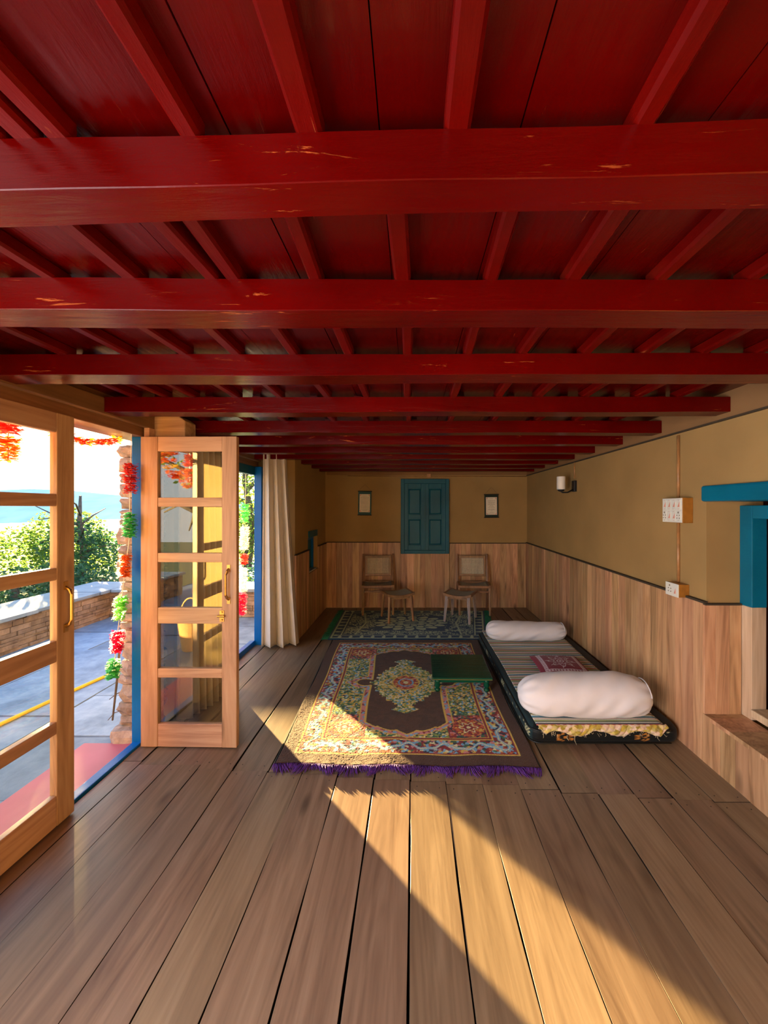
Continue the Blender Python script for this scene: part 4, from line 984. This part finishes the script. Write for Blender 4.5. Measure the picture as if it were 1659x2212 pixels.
x = .31
while x < 2.4:
    l = min(r.uniform(.5, .9), 2.45-x)
    w_.box(x+.004, x+l-.004, -.04+r.uniform(-.02,.02), .52, .35, .385+r.uniform(0,.008), r.random()); x += l
w_.build('coping', M_coping, lw, bevel=.004)
MB().tube([(-2.84, 1.0, ZY+.014), (-2.80, 2.55, ZY+.014), (-2.74, 3.0, ZY+.014), (-2.63, 3.6, ZY+.014), (-2.5, 4.8, ZY+.014)], .014, 8).build('garden_hose', M_yrope, smooth=True, label='yellow hose lying across the slate yard', cat='hose')

# stone pillar beside the blue door post
sp = MB(); r = random.Random(12); z = 0.0
def rock(mb, cx, cy, cz, hx, hy, hz, r, t=None):
    bm = bmesh.new(); bmesh.ops.create_cube(bm, size=2); bmesh.ops.subdivide_edges(bm, edges=bm.edges, cuts=3, use_grid_fill=True)
    for v in bm.verts:
        p = v.co.copy(); l = max(abs(p.x), abs(p.y), abs(p.z)); q = p.normalized()*l*1.15
        p = p.lerp(q, .45); k = 1+r.uniform(-.07, .07)
        v.co = Vector((cx+p.x*hx*k, cy+p.y*hy*k, cz+p.z*hz*(1+r.uniform(-.04,.04))))
    bm.verts.ensure_lookup_table(); mb.add([v.co[:] for v in bm.verts], [[v.index for v in f.verts] for f in bm.faces], t); bm.free()
pil = empty('stone_pillar', (-1.715, 2.46, ZY), label='rough stacked stone pillar outside the blue door post', cat='pillar')
rock(sp, -.0, -.045, .075, .105, .125, .075, r); sp.build('base_stone', M_pstone, pil)
sp = MB(); z = .15
while z < 1.86:
    h = r.uniform(.05, .12); rock(sp, -.01+r.uniform(-.012,.012), .02, z+h/2, (.066+r.uniform(-.010,.014)), .14, h/2*1.02, r); z += h*.97
sp.build('stonework', M_pstone, pil)

# ------------------------------------------------------------------ garlands
def bloom(mb, c, rad, h, r, n=14, layers=3):
    """layered ruffled cloth petals around a vertical string"""
    c = Vector(c)
    for k in range(layers):
        z = c.z-h/2+h*(k+.5)/layers
        for j in range(n):
            q = 2*PI*(j+r.random()*.6)/n; l = rad*r.uniform(.75,1.1); up = r.uniform(-.25,.25)*rad; w_ = rad*.36
            d = Vector((math.cos(q), math.sin(q), 0)); s = Vector((-d.y, d.x, 0)); b_ = Vector((c.x, c.y, z))
            mb.add([b_, b_+d*l*.6+s*w_*.6+Vector((0,0,up*.3)), b_+d*l+s*w_*.4+Vector((0,0,up)), b_+d*l-s*w_*.4+Vector((0,0,up*1.3)), b_+d*l*.6-s*w_*.6+Vector((0,0,up*.2))], [(0,1,2,3,4)], r.random())
def garland(name, segs, string, label, seed=1, group=None):
    """segs: (colour, start point, end point, radius, layers)"""
    r = random.Random(seed); o0 = Vector(string[-1])
    g = empty(name, o0, label=label, cat='garland', group=group)
    MB().tube([Vector(p)-o0 for p in string], .0022, 5).build('string', M_string, g)
    for (cn, a, b_, rad, k) in segs:
        a, b_ = Vector(a)-o0, Vector(b_)-o0; m = MB()
        for i in range(k): p = a.lerp(b_, (i+.5)/k); bloom(m, p, rad*r.uniform(.85,1.1), (a-b_).length/k*.85, r, 15, 4)
        m.build('flower_cluster', M_fl[cn], g)
    return g
def PT(u, v, y): return (X(u, y), y, H-(v-V0)*y/F)
Yg = 2.2
garland('flower_garland', [('red', PT(281,1002,Yg), PT(281,1066,Yg), .042, 5), ('green', PT(281,1108,Yg), PT(279,1160,Yg), .040, 5),
    ('orange', PT(271,1197,Yg), PT(269,1246,Yg), .036, 6), ('lime', PT(262,1288,Yg), PT(257,1338,Yg), .036, 6),
    ('pink', PT(255,1362,Yg), PT(252,1409,Yg), .034, 6), ('green', PT(247,1425,Yg), PT(243,1464,Yg), .038, 4)],
    [PT(284,938,Yg), PT(281,1050,Yg), PT(279,1165,Yg), PT(268,1250,Yg), PT(257,1340,Yg), PT(244,1462,Yg)], 'long hanging garland of red, green, orange and pink cloth flowers beside the blue post', 3)
st = MB(); st.tube([PT(262,1340,2.42), PT(255,1450,2.42), PT(243,1556,2.42)], [.006,.007,.005], 6)
for (a, b_) in ((PT(250,1500,2.42), PT(271,1489,2.42)), (PT(250,1500,2.42), PT(236,1511,2.42)), (PT(246,1540,2.42), PT(268,1533,2.42)), (PT(246,1541,2.42), PT(233,1556,2.42)), (PT(259,1405,2.42), PT(272,1370,2.42))): st.tube([a, b_], [.003,.002], 5)
o0 = Vector(PT(243,1556,2.42)); st.v = [tuple(Vector(p)-o0) for p in st.v]
st.build('dry_branch', M_bark, loc=o0, label='thin dry branch with twigs leaning beside the stone pillar', cat='branch')
# swags above the opening
def swag(ya, yb, x, z0, sag, cols, label, seed, n=10):
    r = random.Random(seed); g = empty('flower_swag', (x, ya, z0), label=label, cat='garland')
    P_ = [Vector((0, (yb-ya)*k/n, -sag*math.sin(PI*k/n))) for k in range(n+1)]
    MB().tube(P_, .002, 5).build('string', M_string, g)
    for k in range(n+1):
        m = MB(); bloom(m, P_[k], .040, .03, r, 13, 3); m.build('flower', M_fl[cols[k % len(cols)]], g)
swag(1.78, 2.24, -1.72, 1.80, .05, ['orange','red','yellow','red'], 'swag of orange and red cloth flowers under the lintel, beside the blue post', 5)
swag(1.40, 1.74, -1.84, 1.80, .16, ['yellow','orange','red','orange'], 'swag of yellow and red cloth flowers seen through the top pane', 6)
garland('flower_garland', [('red', (-1.70,1.62,1.80), (-1.70,1.62,1.72), .045, 3), ('orange', (-1.70,1.62,1.70), (-1.70,1.62,1.60), .045, 3)], [(-1.70,1.62,1.826), (-1.70,1.62,1.60)], 'short red and orange flower tassel behind the closed leaf', 7)
garland('flower_garland', [('red', (-1.70,1.515,1.80), (-1.70,1.515,1.76), .040, 2), ('marigold', (-1.70,1.515,1.74), (-1.70,1.515,1.66), .042, 3)], [(-1.70,1.515,1.826), (-1.70,1.515,1.66)], 'red flower tassel at the top left corner', 8)
# garland outside the second opening
garland('flower_garland', [('green', (-1.80,4.15,1.45), (-1.80,4.15,1.25), .05, 5), ('white', (-1.80,4.15,1.2), (-1.81,4.15,.95), .05, 7), ('red', (-1.81,4.15,.90), (-1.81,4.15,.80), .05, 3), ('white', (-1.82,4.15,.75), (-1.82,4.15,.50), .055, 6), ('pink', (-1.83,4.15,.48), (-1.84,4.15,.26), .06, 6)],
    [(-1.79,4.15,1.8), (-1.80,4.15,1.2), (-1.84,4.15,.26)], 'hanging garland of green, white and pink flowers beyond the second opening', 9)
# stone wall of the house wing and marigold strings behind the viewer (mirrored in the door glass)
hw_ = MB(); rubble(hw_, -2.66, -1.97, -.35, -.10, ZY, 2.2, 'x', 8, .12, .35); hw_.box(-2.64, -1.99, -.33, -.12, ZY, 2.2, .4)
hw_.build('wing_wall', M_mudwall, label='ochre stone wall of the house wing on the yard', cat='wall')
garland('flower_garland', [('marigold', (-2.40,-.04,1.75-.13*k), (-2.40,-.04,1.70-.13*k), .042, 2) for k in range(11)], [(-2.40,-.04,1.9), (-2.40,-.04,.35)], 'string of spaced marigold flowers hanging on the ochre stone wall', 14)
def basket():
    r = empty('wicker_basket', (-2.38, .52, ZY), label='tall wicker basket with a hooped handle standing on the yard', cat='basket')
    b_ = MB()
    for k in range(22): b_.lathe([(.075+.002*k,.014*k),(.081+.002*k,.014*k+.007),(.076+.002*k,.014*k+.013)], (0,0,0), 20)
    b_.build('body', M_basket, r)
    MB().tube([(.118*math.cos(q), 0, .30+.24*math.sin(q)) for q in np.linspace(0, PI, 15)], .008, 8).build('handle', M_basket, r, smooth=True)
basket()

# ------------------------------------------------------------------ vegetation
def leaves(mb, c, rad, n, size, r, hollow=.35):
    for _ in range(n):
        while True:
            p = Vector((r.uniform(-1,1), r.uniform(-1,1), r.uniform(-1,1)))
            if hollow < p.length < 1: break
        b_ = Vector(c)+Vector((p.x*rad[0], p.y*rad[1], p.z*rad[2])); d = Vector((r.gauss(0,1), r.gauss(0,1), r.gauss(0,.6))).normalized(); s = d.cross(Vector((r.gauss(0,1), r.gauss(0,1), r.gauss(0,1)))).normalized(); z = size*r.uniform(.6,1.3)
        mb.add([b_, b_+d*z*.5+s*z*.28, b_+d*z, b_+d*z*.5-s*z*.28], [(0,1,2,3)], r.random())
def tree(name, base, h, crowns, mat, n, size, label, seed, trunk=.06, cat='tree', group=None, branches=6):
    r = random.Random(seed); g = empty(name, base, label=label, cat=cat, group=group)
    t = MB(); t.tube([(0,0,-.1), (.04*h,.0,h*.35), (-.02*h,.02,h*.7), (.0,.0,h)], [trunk, trunk*.8, trunk*.6, trunk*.3], 8)
    for k in range(branches):
        q = r.uniform(0, 2*PI); z0 = h*r.uniform(.3,.9); l = h*r.uniform(.25,.5)
        t.tube([(0,0,z0), (math.cos(q)*l*.5, math.sin(q)*l*.5, z0+l*.25), (math.cos(q)*l, math.sin(q)*l, z0+l*r.uniform(-.1,.6))], [trunk*.35, trunk*.22, trunk*.1], 5)
    t.build('trunk', M_bark, g, smooth=True)
    m = MB()
    for (cx, cy, cz, rx, ry_, rz_) in crowns: leaves(m, (cx, cy, cz), (rx, ry_, rz_), int(n*rx*rz_*1.3), size, r)
    m.build('foliage', mat, g)
    return g
tree('shrub', (-8.0, 8.9, -.1), .9, [(0,0,.75,.9,.7,.78), (.6,-.3,.45,.9,.7,.6), (-.8,-.2,.5,.9,.7,.6)], M_leaf, 2600, .085, 'bright green flowering shrub beyond the garden wall, behind the closed leaf', 31)
tree('shrub', (-9.3, 6.6, -.1), .9, [(0,0,.7,1.2,.8,.8), (1.0,-.6,.45,.9,.6,.5)], M_leaf, 2400, .085, 'bright green shrub beyond the garden wall at the left edge', 32)
tree('shrub', (-6.1, 5.9, -.1), .5, [(0,0,.30,.55,.6,.32), (.2,.6,.3,.5,.5,.34), (-.6,-.4,.3,.6,.5,.34)], M_leafd, 3600, .07, 'low dark shrub right behind the slate coping', 33)
tree('broadleaf_tree', (-6.55, 7.6, -.1), 1.75, [(-.15,0,.75,.55,.5,.55), (.3,.1,.55,.55,.5,.42), (-.3,.2,1.15,.36,.35,.22), (.35,0,.95,.28,.3,.16)], M_leafd, 3000, .075, 'dark green tree with a bare trunk top behind the garden wall corner', 34, trunk=.07, branches=9)
for k in range(5):
    x_, y_ = (-5.3, 6.6) if k == 0 else (-5.3+1.2*k, 6.7+.3*k)
    tree('shrub', (x_, y_, -.1), .3, [(0,0,.24,.56,.45,.24)], M_leafd, 2600, .07, ['low shrub at the turn of the garden wall','low shrub right of the wall turn','low shrub behind the stone pillar','low shrub beyond the open leaf','low shrub beyond the second opening'][k], 40+k)
# tall conifer-like greenery beyond the second opening
tree('broadleaf_tree', (-4.2, 9.8, -.1), 3.2, [(0,0,1.6,.9,.8,1.5), (-.5,0,.8,.8,.6,.7), (.6,.2,1.0,.7,.6,.9)], M_leaf, 1500, .10, 'tall sunlit yellow-green tree seen through the second opening', 51, trunk=.12)
# pine whose crown and marigolds mirror in the door glass
tree('broadleaf_tree', (-4.6, -3.4, -.1), 3.4, [(0,0,2.9,1.1,1,.6), (.4,.3,2.2,.7,.6,.4)], M_leaf, 500, .10, 'tall tree on the yard behind the viewer', 52, trunk=.16, branches=14)
mg = MB(); r = random.Random(77)
for c in [(-2.55,-.6+.0,1.55)]: pass
swag(-.05, .5, -2.6, 1.98, .34, ['yellow','orange','yellow','marigold'], 'deep swag of yellow marigolds across the yard behind the viewer', 21, 16)

# far hill slopes
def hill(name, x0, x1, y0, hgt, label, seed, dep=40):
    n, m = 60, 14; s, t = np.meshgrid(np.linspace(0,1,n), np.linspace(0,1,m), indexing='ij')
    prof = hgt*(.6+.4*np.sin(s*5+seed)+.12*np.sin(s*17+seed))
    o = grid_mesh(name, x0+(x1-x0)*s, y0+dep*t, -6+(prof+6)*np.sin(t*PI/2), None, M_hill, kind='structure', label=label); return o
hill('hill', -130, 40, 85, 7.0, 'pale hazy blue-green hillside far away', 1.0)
